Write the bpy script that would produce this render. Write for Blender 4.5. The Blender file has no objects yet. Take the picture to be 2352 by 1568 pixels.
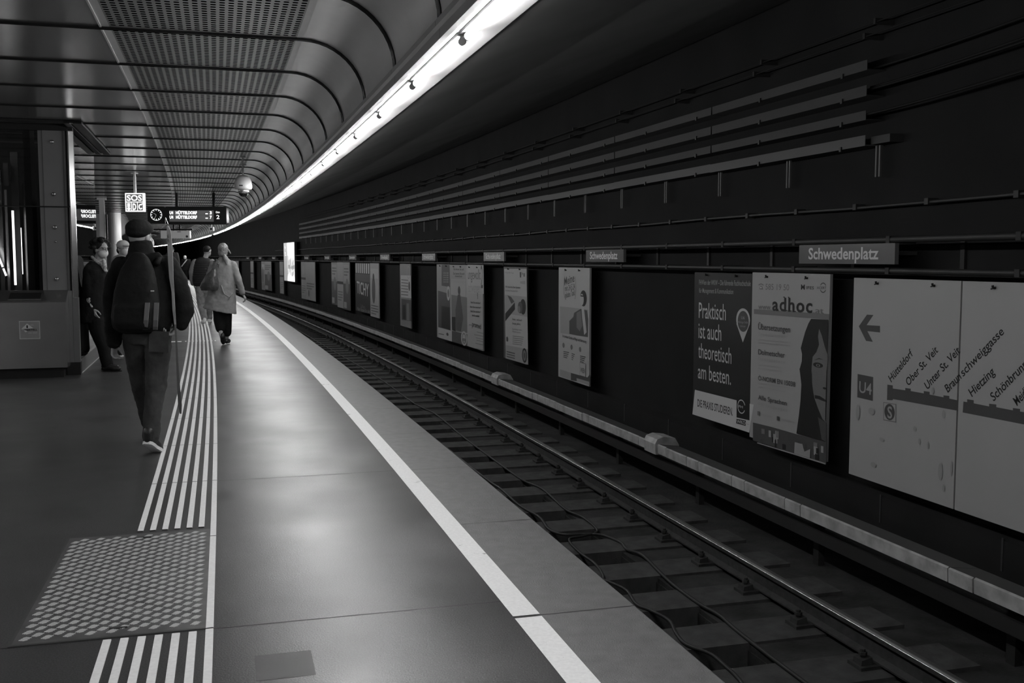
import bpy, bmesh, math, random
from math import sin, cos, pi, sqrt, atan2, hypot, radians
from mathutils import Vector, Matrix, Euler
random.seed(7)
SC = bpy.context.scene
COL = SC.collection

# ------------------------------------------------------------------ camera, world, exposure
F = 2330.0                      # focal length in pixels of the 2352 px wide frame
PITCH = math.atan(190.0 / F)    # camera looks down a little: horizon at y = 594
CZ = 1.5
cam_d = bpy.data.cameras.new('camera')
cam_d.sensor_width = 36.0
cam_d.lens = F / 2352.0 * 36.0
cam_d.clip_start = 0.05
cam_d.clip_end = 400
cam = bpy.data.objects.new('camera', cam_d)
COL.objects.link(cam)
cam.location = (0, 0, CZ)
cam.rotation_euler = (pi / 2 - PITCH, 0, 0)
SC.camera = cam
SC.view_settings.view_transform = 'Standard'
SC.view_settings.look = 'None'
SC.view_settings.gamma = 1
SC.view_settings.exposure = 0.0
SC.view_settings.use_curve_mapping = False
world = bpy.data.worlds.new('world')
SC.world = world
world.use_nodes = True
world.node_tree.nodes['Background'].inputs[0].default_value = (1, 1, 1, 1)
world.node_tree.nodes['Background'].inputs[1].default_value = 0.0015
TUBE_POWER = 145.0               # emission strength of a fluorescent tube
LEFT_POWER = 16.0

# ------------------------------------------------------------------ the curved station: s along the track, d across it, z up
CX, CY = -591.0, -162.3
R0 = hypot(CX, CY)
TH0 = atan2(-CY, -CX)


def W(s, d, z=0.0):
    th = TH0 + s / R0
    return Vector((CX + (R0 + d) * cos(th), CY + (R0 + d) * sin(th), z))


def ray(x, y):
    u = (x - 1176) / F
    v = (784 - y) / F
    return Vector((u, cos(PITCH) + v * sin(PITCH), -sin(PITCH) + v * cos(PITCH)))


def on_d(x, y, d):
    """photo pixel -> (s, z) on the wall surface at offset d"""
    r = ray(x, y)
    a = r.x * r.x + r.y * r.y
    b = -2 * (r.x * CX + r.y * CY)
    c = CX * CX + CY * CY - (R0 + d) ** 2
    t = (-b + sqrt(b * b - 4 * a * c)) / (2 * a)
    return R0 * (atan2(t * r.y - CY, t * r.x - CX) - TH0), CZ + t * r.z


# ------------------------------------------------------------------ materials (the photograph is black and white: every colour is a grey)
MATS = {}


def nodes_of(m):
    nt = m.node_tree
    return nt, nt.nodes, nt.links


def mat(name, v, rough=0.6, metal=0.0, spec=0.5, noise=0.0, nscale=20.0, bump=0.0, bscale=200.0, emit=None, estr=0.0, coat=0.0):
    if name in MATS:
        return MATS[name]
    m = bpy.data.materials.new(name)
    m.use_nodes = True
    nt, N, L = nodes_of(m)
    b = N['Principled BSDF']
    b.inputs['Base Color'].default_value = (v, v, v, 1)
    b.inputs['Roughness'].default_value = rough
    b.inputs['Metallic'].default_value = metal
    b.inputs['Specular IOR Level'].default_value = spec
    if coat:
        b.inputs['Coat Weight'].default_value = coat
        b.inputs['Coat Roughness'].default_value = 0.1
    if emit is not None:
        b.inputs['Emission Color'].default_value = (emit, emit, emit, 1)
        b.inputs['Emission Strength'].default_value = estr
    if noise or bump:
        tc = N.new('ShaderNodeTexCoord')
        if noise:
            n = N.new('ShaderNodeTexNoise')
            n.inputs['Scale'].default_value = nscale
            n.inputs['Detail'].default_value = 6
            L.new(tc.outputs['Object'], n.inputs['Vector'])
            r = N.new('ShaderNodeMapRange')
            r.inputs['From Min'].default_value = 0.3
            r.inputs['From Max'].default_value = 0.7
            r.inputs['To Min'].default_value = max(v * (1 - noise), 0)
            r.inputs['To Max'].default_value = min(v * (1 + noise), 1)
            L.new(n.outputs['Fac'], r.inputs['Value'])
            L.new(r.outputs['Result'], b.inputs['Base Color'])
        if bump:
            n2 = N.new('ShaderNodeTexNoise')
            n2.inputs['Scale'].default_value = bscale
            n2.inputs['Detail'].default_value = 3
            L.new(tc.outputs['Object'], n2.inputs['Vector'])
            bp = N.new('ShaderNodeBump')
            bp.inputs['Strength'].default_value = bump
            bp.inputs['Distance'].default_value = 0.01
            L.new(n2.outputs['Fac'], bp.inputs['Height'])
            L.new(bp.outputs['Normal'], b.inputs['Normal'])
    MATS[name] = m
    return m


def m_floor():
    """polished dark terrazzo: fine speckle, soft gloss, worn darker blotches"""
    m = mat('platform_terrazzo', 0.05, 0.36, spec=0.6)
    nt, N, L = nodes_of(m)
    b = N['Principled BSDF']
    tc = N.new('ShaderNodeTexCoord')
    n = N.new('ShaderNodeTexNoise'); n.inputs['Scale'].default_value = 150; n.inputs['Detail'].default_value = 2
    n2 = N.new('ShaderNodeTexNoise'); n2.inputs['Scale'].default_value = 1.3; n2.inputs['Detail'].default_value = 8
    L.new(tc.outputs['Object'], n.inputs['Vector']); L.new(tc.outputs['Object'], n2.inputs['Vector'])
    a = N.new('ShaderNodeMapRange'); a.inputs['From Min'].default_value = 0.35; a.inputs['From Max'].default_value = 0.7
    a.inputs['To Min'].default_value = 0.012; a.inputs['To Max'].default_value = 0.064
    L.new(n.outputs['Fac'], a.inputs['Value'])
    c = N.new('ShaderNodeMapRange'); c.inputs['From Min'].default_value = 0.3; c.inputs['From Max'].default_value = 0.7
    c.inputs['To Min'].default_value = 0.8; c.inputs['To Max'].default_value = 1.15
    L.new(n2.outputs['Fac'], c.inputs['Value'])
    mu = N.new('ShaderNodeMath'); mu.operation = 'MULTIPLY'
    L.new(a.outputs['Result'], mu.inputs[0]); L.new(c.outputs['Result'], mu.inputs[1])
    L.new(mu.outputs[0], b.inputs['Base Color'])
    rr = N.new('ShaderNodeMapRange'); rr.inputs['From Min'].default_value = 0.3; rr.inputs['From Max'].default_value = 0.7
    rr.inputs['To Min'].default_value = 0.32; rr.inputs['To Max'].default_value = 0.42
    L.new(n2.outputs['Fac'], rr.inputs['Value']); L.new(rr.outputs['Result'], b.inputs['Roughness'])
    bp = N.new('ShaderNodeBump'); bp.inputs['Strength'].default_value = 0.25; bp.inputs['Distance'].default_value = 0.002
    L.new(n.outputs['Fac'], bp.inputs['Height']); L.new(bp.outputs['Normal'], b.inputs['Normal'])
    return m


def m_worn_paint(name, v, under, amount=0.42, scale=9.0):
    """paint that has flaked off in places and shows the slab below"""
    m = mat(name, v, 0.55)
    nt, N, L = nodes_of(m)
    b = N['Principled BSDF']
    tc = N.new('ShaderNodeTexCoord')
    n = N.new('ShaderNodeTexNoise'); n.inputs['Scale'].default_value = scale; n.inputs['Detail'].default_value = 9; n.inputs['Roughness'].default_value = 0.75
    L.new(tc.outputs['Object'], n.inputs['Vector'])
    r = N.new('ShaderNodeValToRGB')
    r.color_ramp.elements[0].position = amount - 0.07; r.color_ramp.elements[0].color = (under, under, under, 1)
    r.color_ramp.elements[1].position = amount - 0.03; r.color_ramp.elements[1].color = (v, v, v, 1)
    L.new(n.outputs['Fac'], r.inputs['Fac'])
    n3 = N.new('ShaderNodeTexNoise'); n3.inputs['Scale'].default_value = 60; n3.inputs['Detail'].default_value = 4
    L.new(tc.outputs['Object'], n3.inputs['Vector'])
    c = N.new('ShaderNodeMapRange'); c.inputs['To Min'].default_value = 0.8; c.inputs['To Max'].default_value = 1.1
    L.new(n3.outputs['Fac'], c.inputs['Value'])
    mx = N.new('ShaderNodeVectorMath'); mx.operation = 'SCALE'
    L.new(r.outputs['Color'], mx.inputs[0]); L.new(c.outputs['Result'], mx.inputs['Scale'])
    L.new(mx.outputs[0], b.inputs['Base Color'])
    return m


def m_perforated():
    """sheet metal ceiling panel with rows of slots; UV.x = metres across, UV.y = metres along"""
    m = mat('perforated_sheet', 0.5, 0.34, metal=0.85)
    nt, N, L = nodes_of(m)
    b = N['Principled BSDF']
    uv = N.new('ShaderNodeUVMap')
    sp = N.new('ShaderNodeSeparateXYZ')
    L.new(uv.outputs['UV'], sp.inputs[0])

    def mth(op, a, bb=None, cc=None):
        k = N.new('ShaderNodeMath'); k.operation = op
        for i, q in enumerate((a, bb, cc)):
            if q is None:
                continue
            if isinstance(q, (int, float)):
                k.inputs[i].default_value = q
            else:
                L.new(q, k.inputs[i])
        return k.outputs[0]
    px_, py_ = PERF_PX, PERF_PY
    fx = mth('SUBTRACT', mth('FRACT', mth('DIVIDE', sp.outputs[0], px_)), 0.5)
    fy = mth('SUBTRACT', mth('FRACT', mth('DIVIDE', sp.outputs[1], py_)), 0.5)
    ax = mth('MULTIPLY', mth('ABSOLUTE', fx), px_)          # metres from slot centre
    ay = mth('MULTIPLY', mth('ABSOLUTE', fy), py_)
    ex = mth('MAXIMUM', mth('SUBTRACT', ax, 0.0195 - 0.011), 0.0)
    dist = mth('SQRT', mth('ADD', mth('MULTIPLY', ex, ex), mth('MULTIPLY', mth('MULTIPLY', ay, 0.62), mth('MULTIPLY', ay, 0.62))))
    hole = mth('LESS_THAN', dist, 0.011)
    # no slots in the plain margin next to each joint
    fr = mth('FRACT', mth('DIVIDE', sp.outputs[1], RIB))
    inm = mth('MULTIPLY', mth('GREATER_THAN', fr, 0.045), mth('LESS_THAN', fr, 0.955))
    hole = mth('MULTIPLY', hole, inm)
    dk = N.new('ShaderNodeBsdfDiffuse'); dk.inputs['Color'].default_value = (0.004, 0.004, 0.004, 1)
    mx = N.new('ShaderNodeMixShader')
    L.new(hole, mx.inputs[0]); L.new(b.outputs[0], mx.inputs[1]); L.new(dk.outputs[0], mx.inputs[2])
    L.new(mx.outputs[0], N['Material Output'].inputs['Surface'])
    return m


def m_glass(name='glass', tint=0.8, refl=1.0, ior=1.6):
    if name in MATS:
        return MATS[name]
    m = bpy.data.materials.new(name); m.use_nodes = True
    nt, N, L = nodes_of(m)
    N.remove(N['Principled BSDF'])
    t = N.new('ShaderNodeBsdfTransparent'); t.inputs[0].default_value = (tint, tint, tint, 1)
    g = N.new('ShaderNodeBsdfGlossy'); g.inputs['Roughness'].default_value = 0.0; g.inputs['Color'].default_value = (refl, refl, refl, 1)
    fz = N.new('ShaderNodeFresnel'); fz.inputs[0].default_value = ior
    mx = N.new('ShaderNodeMixShader')
    L.new(fz.outputs[0], mx.inputs[0]); L.new(t.outputs[0], mx.inputs[1]); L.new(g.outputs[0], mx.inputs[2])
    L.new(mx.outputs[0], N['Material Output'].inputs['Surface'])
    MATS[name] = m
    return m


RIB = 1.435                     # spacing of the ceiling joints
RIB0 = 8.18 - 6 * RIB           # s of a joint
ZC = 3.2                        # ceiling height
PERF_A, PERF_B = -0.78, 0.57
PERF_PX = (PERF_B - PERF_A) / 23.0
PERF_PY = RIB / 21.0

M_FLOOR = m_floor()
M_EDGE = mat('edge_concrete', 0.085, 0.5, spec=1.0, noise=0.22, nscale=14, bump=0.2, bscale=160)
M_LINE = m_worn_paint('worn_white_paint', 0.80, 0.25, 0.41, 6.0)
M_TACT = m_worn_paint('tactile_paint', 0.80, 0.35, 0.34, 12.0)
M_JOINT = mat('joint_dark', 0.012, 0.5)
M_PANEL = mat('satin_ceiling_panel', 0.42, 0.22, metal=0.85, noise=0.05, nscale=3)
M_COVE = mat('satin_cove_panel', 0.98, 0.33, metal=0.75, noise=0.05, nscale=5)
M_PERF = m_perforated()
M_GASKET = mat('black_rubber_gasket', 0.012, 0.25)
M_TRIM = mat('grey_painted_steel', 0.55, 0.4, metal=0.3)
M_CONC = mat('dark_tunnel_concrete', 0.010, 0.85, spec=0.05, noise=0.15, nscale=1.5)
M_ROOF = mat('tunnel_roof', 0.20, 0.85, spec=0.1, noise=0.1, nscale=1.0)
M_WALLPANEL = mat('tunnel_wall_cladding', 0.045, 0.7, spec=0.25, noise=0.25, nscale=2.0)
M_BED = mat('track_bed', 0.018, 0.85, spec=0.1, noise=0.45, nscale=4, bump=0.5, bscale=30)
M_TIE = mat('dusty_timber', 0.034, 0.8, spec=0.1, noise=0.35, nscale=7, bump=0.3, bscale=60)
M_RUST = mat('rusty_steel', 0.02, 0.8, metal=0.0, spec=0.15, noise=0.3, nscale=20)
M_RAILTOP = mat('polished_rail_head', 0.85, 0.27, metal=1.0)
M_CABLE = mat('cable_rubber', 0.014, 0.6, spec=0.2)
M_WIRE = mat('dusty_wire', 0.008, 0.7, spec=0.1)
M_COVERW = mat('conductor_cover_board', 0.21, 0.6, noise=0.3, nscale=9)
M_COVERT = mat('conductor_cover_top', 0.025, 0.7)
M_WHITE = mat('white_enamel', 0.8, 0.4)
M_SOCKET = mat('lamp_socket', 0.45, 0.5)
M_STEEL = mat('brushed_stainless', 0.42, 0.26, metal=0.95, noise=0.05, nscale=6)
M_STEELD = mat('dark_brushed_steel', 0.10, 0.42, metal=0.6, noise=0.1, nscale=4)
M_BLACK = mat('black_plastic', 0.010, 0.5, spec=0.25)
M_DARK = mat('dark_grey_paint', 0.03, 0.5)
M_GLASS = m_glass('lift_glass', 0.72, 1.0, 2.0)
M_GLASSD = m_glass('tinted_side_glass', 0.45, 1.0, 1.9)


# ------------------------------------------------------------------ mesh building
class MB:
    def __init__(self):
        self.v = []
        self.f = []
        self.mi = []
        self.uv = []

    def face(self, idx, mi=0, uv=None):
        self.f.append(tuple(idx))
        self.mi.append(mi)
        self.uv.append(uv)

    def quad(self, a, b, c, d, mi=0, uv=None):
        n = len(self.v)
        self.v += [Vector(a), Vector(b), Vector(c), Vector(d)]
        self.face((n, n + 1, n + 2, n + 3), mi, uv)

    def poly(self, pts, mi=0):
        n = len(self.v)
        self.v += [Vector(p) for p in pts]
        self.face(range(n, n + len(pts)), mi)

    def box(self, x0, x1, y0, y1, z0, z1, mi=0, M=None):
        n = len(self.v)
        for z in (z0, z1):
            for x, y in ((x0, y0), (x1, y0), (x1, y1), (x0, y1)):
                p = Vector((x, y, z))
                self.v.append(M @ p if M else p)
        for q in ((0, 3, 2, 1), (4, 5, 6, 7), (0, 1, 5, 4), (1, 2, 6, 5), (2, 3, 7, 6), (3, 0, 4, 7)):
            self.face([n + i for i in q], mi)

    def prism(self, prof, y0, y1, mi=0, M=None):
        """profile [(x, z)] extruded along y"""
        n = len(self.v)
        k = len(prof)
        for y in (y0, y1):
            for x, z in prof:
                p = Vector((x, y, z))
                self.v.append(M @ p if M else p)
        for i in range(k):
            j = (i + 1) % k
            self.face((n + i, n + j, n + k + j, n + k + i), mi)
        self.face([n + i for i in range(k)][::-1], mi)
        self.face([n + k + i for i in range(k)], mi)

    def rings(self, rs, mi=0, cap=True, closed=False):
        n = len(self.v)
        k = len(rs[0])
        for r in rs:
            self.v += [Vector(p) for p in r]
        m = len(rs)
        for a in range(m if closed else m - 1):
            b = (a + 1) % m
            for i in range(k):
                j = (i + 1) % k
                self.face((n + a * k + i, n + a * k + j, n + b * k + j, n + b * k + i), mi)
        if cap and not closed:
            self.face([n + i for i in range(k)][::-1], mi)
            self.face([n + (m - 1) * k + i for i in range(k)], mi)

    def tube(self, pts, r, n=8, mi=0, cap=True, up=None):
        pts = [Vector(p) for p in pts]
        if not isinstance(r, (list, tuple)):
            r = [r] * len(pts)
        rs = []
        ref = None
        for i, p in enumerate(pts):
            t = (pts[min(i + 1, len(pts) - 1)] - pts[max(i - 1, 0)])
            t = t.normalized() if t.length > 1e-9 else Vector((0, 0, 1))
            if ref is None:
                ref = Vector((0, 0, 1)) if abs(t.z) < 0.9 else Vector((0, 1, 0))
            a = (ref - t * ref.dot(t))
            a = a.normalized() if a.length > 1e-6 else t.orthogonal().normalized()
            ref = a
            b = t.cross(a)
            rs.append([p + (a * cos(2 * pi * q / n) + b * sin(2 * pi * q / n)) * r[i] for q in range(n)])
        self.rings(rs, mi, cap)

    def chain(self, pr, n=14, mi=0):
        """capsule chain with rounded ends: [(point, radius)]"""
        pr = [(Vector(p), r) for p, r in pr]
        p0, r0 = pr[0]; p1, r1 = pr[-1]
        d0 = (pr[0][0] - pr[1][0]).normalized(); d1 = (pr[-1][0] - pr[-2][0]).normalized()
        st = [(p0 + d0 * r0 * cos(a), max(r0 * sin(a), r0 * 0.08)) for a in (0.06, 0.5, 1.0)]
        en = [(p1 + d1 * r1 * cos(a), max(r1 * sin(a), r1 * 0.08)) for a in (1.0, 0.5, 0.06)]
        mid = []
        for (a, ra), (b, rb) in zip(pr[:-1], pr[1:]):
            mid += [(a, ra), (a.lerp(b, 0.5), (ra + rb) / 2)]
        mid.append(pr[-1])
        al = st + mid + en
        self.tube([p for p, r in al], [r for p, r in al], n, mi)

    def ell(self, c, rx, ry, rz, M=None, nu=18, nv=12, mi=0):
        c = Vector(c)
        rs = []
        for i in range(1, nv):
            a = -pi / 2 + pi * i / nv
            ring = []
            for j in range(nu):
                t = 2 * pi * j / nu
                p = Vector((rx * cos(a) * cos(t), ry * cos(a) * sin(t), rz * sin(a)))
                if M:
                    p = M @ p
                ring.append(c + p)
            rs.append(ring)
        self.rings(rs, mi)

    def loft(self, secs, n=24, mi=0, power=1.0):
        """horizontal sections [(cx, cy, z, rx, ry)]"""
        rs = []
        for s in secs:
            cx, cy, z, rx, ry = s[:5]
            tilt = s[5] if len(s) > 5 else 0.0
            ring = []
            for j in range(n):
                t = 2 * pi * j / n
                c_, s_ = cos(t), sin(t)
                x = rx * math.copysign(abs(c_) ** power, c_)
                y = ry * math.copysign(abs(s_) ** power, s_)
                ring.append(Vector((cx + x, cy + y, z + tilt * x)))
            rs.append(ring)
        self.rings(rs, mi)

    def build(self, name, mats, parent=None, smooth=False, uvs=False, M=None):
        me = bpy.data.meshes.new(name)
        vs = self.v if M is None else [M @ p for p in self.v]
        me.from_pydata([tuple(p) for p in vs], [], self.f)
        if not isinstance(mats, (list, tuple)):
            mats = [mats]
        for m in mats:
            me.materials.append(m)
        for p, k in zip(me.polygons, self.mi):
            p.material_index = k
            p.use_smooth = smooth
        if uvs:
            ul = me.uv_layers.new(name='UVMap')
            li = 0
            for q, u in zip(me.polygons, self.uv):
                for a in range(q.loop_total):
                    if u:
                        ul.data[li].uv = u[a]
                    li += 1
        me.update()
        o = bpy.data.objects.new(name, me)
        COL.objects.link(o)
        if parent is not None:
            o.parent = parent
        return o


def tag(o, label=None, cat=None, group=None, kind=None):
    if label: o['label'] = label
    if cat: o['category'] = cat
    if group: o['group'] = group
    if kind: o['kind'] = kind
    return o


def empty(name, loc, rz=0.0, label=None, cat=None, group=None, kind=None):
    o = bpy.data.objects.new(name, None)
    o.empty_display_size = 0.1
    o.location = loc
    o.rotation_euler = (0, 0, rz)
    COL.objects.link(o)
    return tag(o, label, cat, group, kind)


def copy_tree(o, parent=None):
    c = o.copy()
    COL.objects.link(c)
    c.parent = parent
    for ch in [x for x in KIDS.get(o.name, [])]:
        copy_tree2(ch, c)
    return c


def copy_tree2(ch, par):
    d = ch.copy()
    COL.objects.link(d)
    d.parent = par
    for g in KIDS.get(ch.name, []):
        copy_tree2(g, d)


KIDS = {}


def note_kids(root):
    """remember the children once so that copying needs no scene search"""
    ch = list(root.children)
    KIDS[root.name] = ch
    for c in ch:
        note_kids(c)


def frame(s, d, z=0.0, extra=0.0):
    """location and z rotation of a local frame: x across (+d), y along the track"""
    return W(s, d, z), TH0 + s / R0 + extra


def sweep(mb, prof, s0, s1, step=RIB / 2, mi=0, closed=False, cap=True, uvs=False):
    """profile [(d, z)] swept along s"""
    n = max(1, int(math.ceil((s1 - s0) / step)))
    ss = [s0 + (s1 - s0) * i / n for i in range(n + 1)]
    k = len(prof)
    base = len(mb.v)
    acc = [0.0]
    for i in range(1, k):
        acc.append(acc[-1] + hypot(prof[i][0] - prof[i - 1][0], prof[i][1] - prof[i - 1][1]))
    for s in ss:
        for d, z in prof:
            mb.v.append(W(s, d, z))
    for a in range(n):
        for i in range(k if closed else k - 1):
            j = (i + 1) % k
            q = (base + a * k + i, base + a * k + j, base + (a + 1) * k + j, base + (a + 1) * k + i)
            uv = None
            if uvs:
                uv = [(acc[i], ss[a] - RIB0), (acc[j], ss[a] - RIB0), (acc[j], ss[a + 1] - RIB0), (acc[i], ss[a + 1] - RIB0)]
            mb.face(q, mi, uv)
    if closed and cap:
        mb.face([base + i for i in range(k)][::-1], mi)
        mb.face([base + n * k + i for i in range(k)], mi)


def nth(i):
    return '%d%s' % (i, 'th' if 10 <= i % 100 <= 20 else {1: 'st', 2: 'nd', 3: 'rd'}.get(i % 10, 'th'))


S_A, S_B = -8.0, 112.0

# ------------------------------------------------------------------ the setting
m = MB()
sweep(m, [(-8.5, 0.0), (1.22, 0.0), (1.22, -0.25), (-8.5, -0.25)], S_A, S_B, closed=True)
floor = tag(m.build('floor', M_FLOOR), kind='structure')
m = MB()
sweep(m, [(1.22, 0.0), (1.66, 0.0), (1.685, -0.02), (1.685, -0.16), (1.45, -0.16), (1.45, -0.25), (1.22, -0.25)], S_A, S_B, closed=True)
edge = tag(m.build('trim_1', M_EDGE), kind='structure')
m = MB()
sweep(m, [(1.30, -0.25), (1.45, -0.25), (1.45, -1.6), (1.30, -1.6)], S_A, S_B, closed=True)
tag(m.build('wall_platform', M_CONC), kind='structure')
# joints in the floor and in the edge slabs
for s, d0 in ((4.2, -8), (7.06, -0.08), (11.4, -0.08), (16.2, -1.2)):
    jm = MB()
    sweep(jm, [(d0, 0.0008), (1.12, 0.0008)], s - 0.004, s + 0.004)
    jm.build('floor_joint', M_JOINT, floor)
for s in (0.9, 2.45, 3.99, 5.51, 7.05, 8.55, 10.05, 11.59, 13.2, 14.75, 16.3, 17.9, 19.5, 21.1, 22.7, 24.3, 26, 27.6, 29.2):
    jm = MB()
    sweep(jm, [(1.22, 0.0009), (1.665, 0.0009)], s - 0.003, s + 0.003)
    jm.build('slab_joint', M_JOINT, edge)
# darker repair patch in the floor close to the camera
m = MB()
sweep(m, [(0.06, 0.0006), (0.27, 0.0006)], 3.62, 3.86)
m.build('repair_patch', mat('patch_terrazzo', 0.03, 0.5), floor)

# track trench
m = MB()
sweep(m, [(1.45, -1.6), (1.45, -1.38), (3.36, -1.38), (3.36, -1.6)], S_A, S_B, closed=True, mi=0)
TIE_P = 0.755
TIE0 = 5.34 + 0.13
k0 = int((S_A - TIE0) / TIE_P)
for k in range(k0, 78):                      # infill slabs between the ties under the far rail
    a = TIE0 + k * TIE_P + 0.20 + 0.012
    b = TIE0 + (k + 1) * TIE_P - 0.20 - 0.012
    z = -1.12 - 0.006 * random.random()
    sweep(m, [(3.37 + 0.02 * random.random(), -1.38), (3.37, z), (4.62, z - 0.01), (4.62, -1.38)], a, b, step=2)
sweep(m, [(3.36, -1.16), (4.95, -1.16), (5.75, -1.22), (5.75, -1.6), (3.36, -1.6)], S_A, S_B, closed=True)
bed = tag(m.build('floor', M_BED), kind='structure')

# far wall: lower ledge, clad band, band between the pipes, upper concrete
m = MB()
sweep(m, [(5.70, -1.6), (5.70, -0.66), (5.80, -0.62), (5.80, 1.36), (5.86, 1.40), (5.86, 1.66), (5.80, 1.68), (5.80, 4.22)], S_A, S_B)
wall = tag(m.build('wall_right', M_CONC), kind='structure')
for s in [S_A + 1.6 + 1.49 * i for i in range(78)]:
    m = MB()
    sweep(m, [(5.855, 1.40), (5.835, 1.40), (5.835, 1.655), (5.855, 1.655)], s, s + 0.05, closed=True)
    m.build('recess_rib', M_CABLE, wall)
for s in [S_A + 0.9 + 1.49 * i for i in range(78)]:
    m = MB()
    sweep(m, [(5.70, -0.9), (5.695, -0.9), (5.695, -0.64), (5.70, -0.64)], s, s + 0.02, closed=True)
    m.build('ledge_joint', M_JOINT, wall)

# roof over the track, its slope shaped to catch a glow beside the lamps
m = MB()
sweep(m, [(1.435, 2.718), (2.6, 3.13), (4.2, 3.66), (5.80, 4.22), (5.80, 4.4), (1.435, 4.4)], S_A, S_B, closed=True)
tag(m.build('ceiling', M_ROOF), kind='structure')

# left side of the island: far lit edge, trench and wall
m = MB()
sweep(m, [(-8.5, -0.2), (-8.5, 4.4)], S_A, 41.0)
tag(m.build('wall_left', M_CONC), kind='structure')


# ------------------------------------------------------------------ platform ceiling
def cove_prof(n=12, inset=0.0, flip=False):
    """quarter round from the crease down to the trim"""
    out = []
    for i in range(n + 1):
        t = pi / 2 * i / n
        out.append((0.62 + (0.48 - inset) * sin(t), 2.736 + (ZC - 2.736 - inset) * cos(t)))
    return out


cp = cove_prof()
m = MB()
sweep(m, [(-6.6, ZC), (-0.84, ZC)], S_A, S_B, mi=0)
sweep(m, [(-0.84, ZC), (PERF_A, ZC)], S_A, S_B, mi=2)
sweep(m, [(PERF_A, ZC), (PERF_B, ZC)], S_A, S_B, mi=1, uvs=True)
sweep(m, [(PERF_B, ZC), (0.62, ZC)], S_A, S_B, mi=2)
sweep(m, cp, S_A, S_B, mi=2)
sweep(m, [(cp[-1][0], cp[-1][1]), (1.14, 2.736), (1.14, 4.4), (-8.5, 4.4), (-8.5, ZC), (-6.6, ZC)], S_A, S_B, mi=3)
ceil = m.build('ceiling', [M_PANEL, M_PERF, M_COVE, M_ROOF], uvs=True)
tag(ceil, kind='structure')
for p in ceil.data.polygons:
    p.use_smooth = p.material_index == 2
m = MB()
sweep(m, [(-0.852, ZC - 0.0005), (-0.852, ZC - 0.006), (-0.838, ZC - 0.006), (-0.838, ZC - 0.0005)], S_A, S_B, closed=True)
m.build('panel_seam', M_TRIM, ceil)
# black rubber joints that cross the ceiling and run down the cove
nr = int((S_B - S_A) / RIB) - 1
for k in range(nr):
    s = RIB0 + (k - 1) * RIB
    m = MB()
    ring = []
    prof = [(-6.6, ZC)] + [(q[0], q[1]) for q in cp]
    for half, wdt, dep in ((-0.014, 0.015, 0.017), (0.014, 0.013, 0.016)):
        rs = []
        for i, (d, z) in enumerate(prof):
            if i == 0 or i == 1:
                nx, nz = 0.0, -1.0
            else:
                t = pi / 2 * (i - 1) / 12
                nx, nz = -sin(t), -cos(t)
            c0 = W(s + half, d, z)
            up = W(s + half, d + nx, z + nz) - c0
            tg = W(s + half + 1, d, z) - c0
            tg.normalize()
            rs.append([c0 + tg * wdt * cos(a) + up * dep * sin(a) for a in (-0.5, 0.0, pi / 4, pi / 2, 3 * pi / 4, pi, pi + 0.5)])
        m.rings(rs, 0, cap=False)
    m.build('joint_strip', M_GASKET, ceil, smooth=True)

# steel trim under the cove, carrying the lamps
m = MB()
sweep(m, [(1.095, 2.745), (1.075, 2.745), (1.075, 2.712), (1.098, 2.705), (1.098, 2.652), (1.125, 2.645), (1.14, 2.745)], S_A, S_B, closed=True)
trim = tag(m.build('trim_2', M_TRIM), kind='structure')
m = MB()
for k in range(nr):
    s = RIB0 + (k - 1) * RIB + 0.02
    sweep(m, [(1.0735, 2.74), (1.0735, 2.715)], s, s + 0.006)
    sweep(m, [(1.0965, 2.70), (1.0965, 2.655)], s, s + 0.006)
m.build('trim_joint', M_JOINT, trim)
m = MB()
sweep(m, [(1.125, 2.655), (1.25, 2.662), (1.435, 2.715), (1.435, 2.80), (1.125, 2.80)], S_A, S_B, closed=True)
tag(m.build('trim_3', M_WHITE), kind='structure')

# ------------------------------------------------------------------ the row of fluorescent lamps
M_TUBE = mat('fluorescent_tube', 0.9, 0.3, emit=1.0, estr=TUBE_POWER)


def make_lamp():
    root = empty('fluorescent_lamp', (0, 0, 0), 0, cat='lamp', group='fluorescent lamps in the row above the platform edge')
    m = MB()
    m.box(-0.045, 0.055, 0.012, RIB - 0.012, 0.030, 0.034)
    m.box(-0.03, 0.03, 0.03, RIB - 0.03, 0.018, 0.030)
    m.build('reflector', M_WHITE, root)
    for y in (0.035, RIB - 0.085):
        m = MB()
        M = Matrix.Translation((0, y, -0.004))
        m.tube([M @ Vector((0, 0, 0)), M @ Vector((0, 0.022, 0))], 0.021, 14)
        m.box(-0.012, 0.012, y + 0.002, y + 0.018, -0.004, 0.022)
        m.build('socket', M_SOCKET, root, smooth=False)
    m = MB()
    m.tube([(0, 0.057, -0.004), (0, RIB - 0.085, -0.004)], 0.0135, 12, cap=False)
    m.build('tube', M_TUBE, root, smooth=True)
    return root


lamp0 = make_lamp()
bpy.context.view_layer.update()
note_kids(lamp0)
first = True
cnt = 0
for k in range(0, 76):
    s = 5.19 + (k - 9) * RIB
    if abs(s - 49.7) < 0.7:
        continue
    o = lamp0 if first else copy_tree(lamp0)
    first = False
    loc, rz = frame(s, 1.195, 2.626)
    o.location = loc
    o.rotation_euler = (0, 0, rz)
    if s > 2.5:
        cnt += 1
        o['label'] = 'bare fluorescent tube lamp above the platform edge, %s from the top of the picture' % nth(cnt)
    else:
        o['label'] = 'bare fluorescent tube lamp over the platform edge, out of view above the camera'

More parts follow.
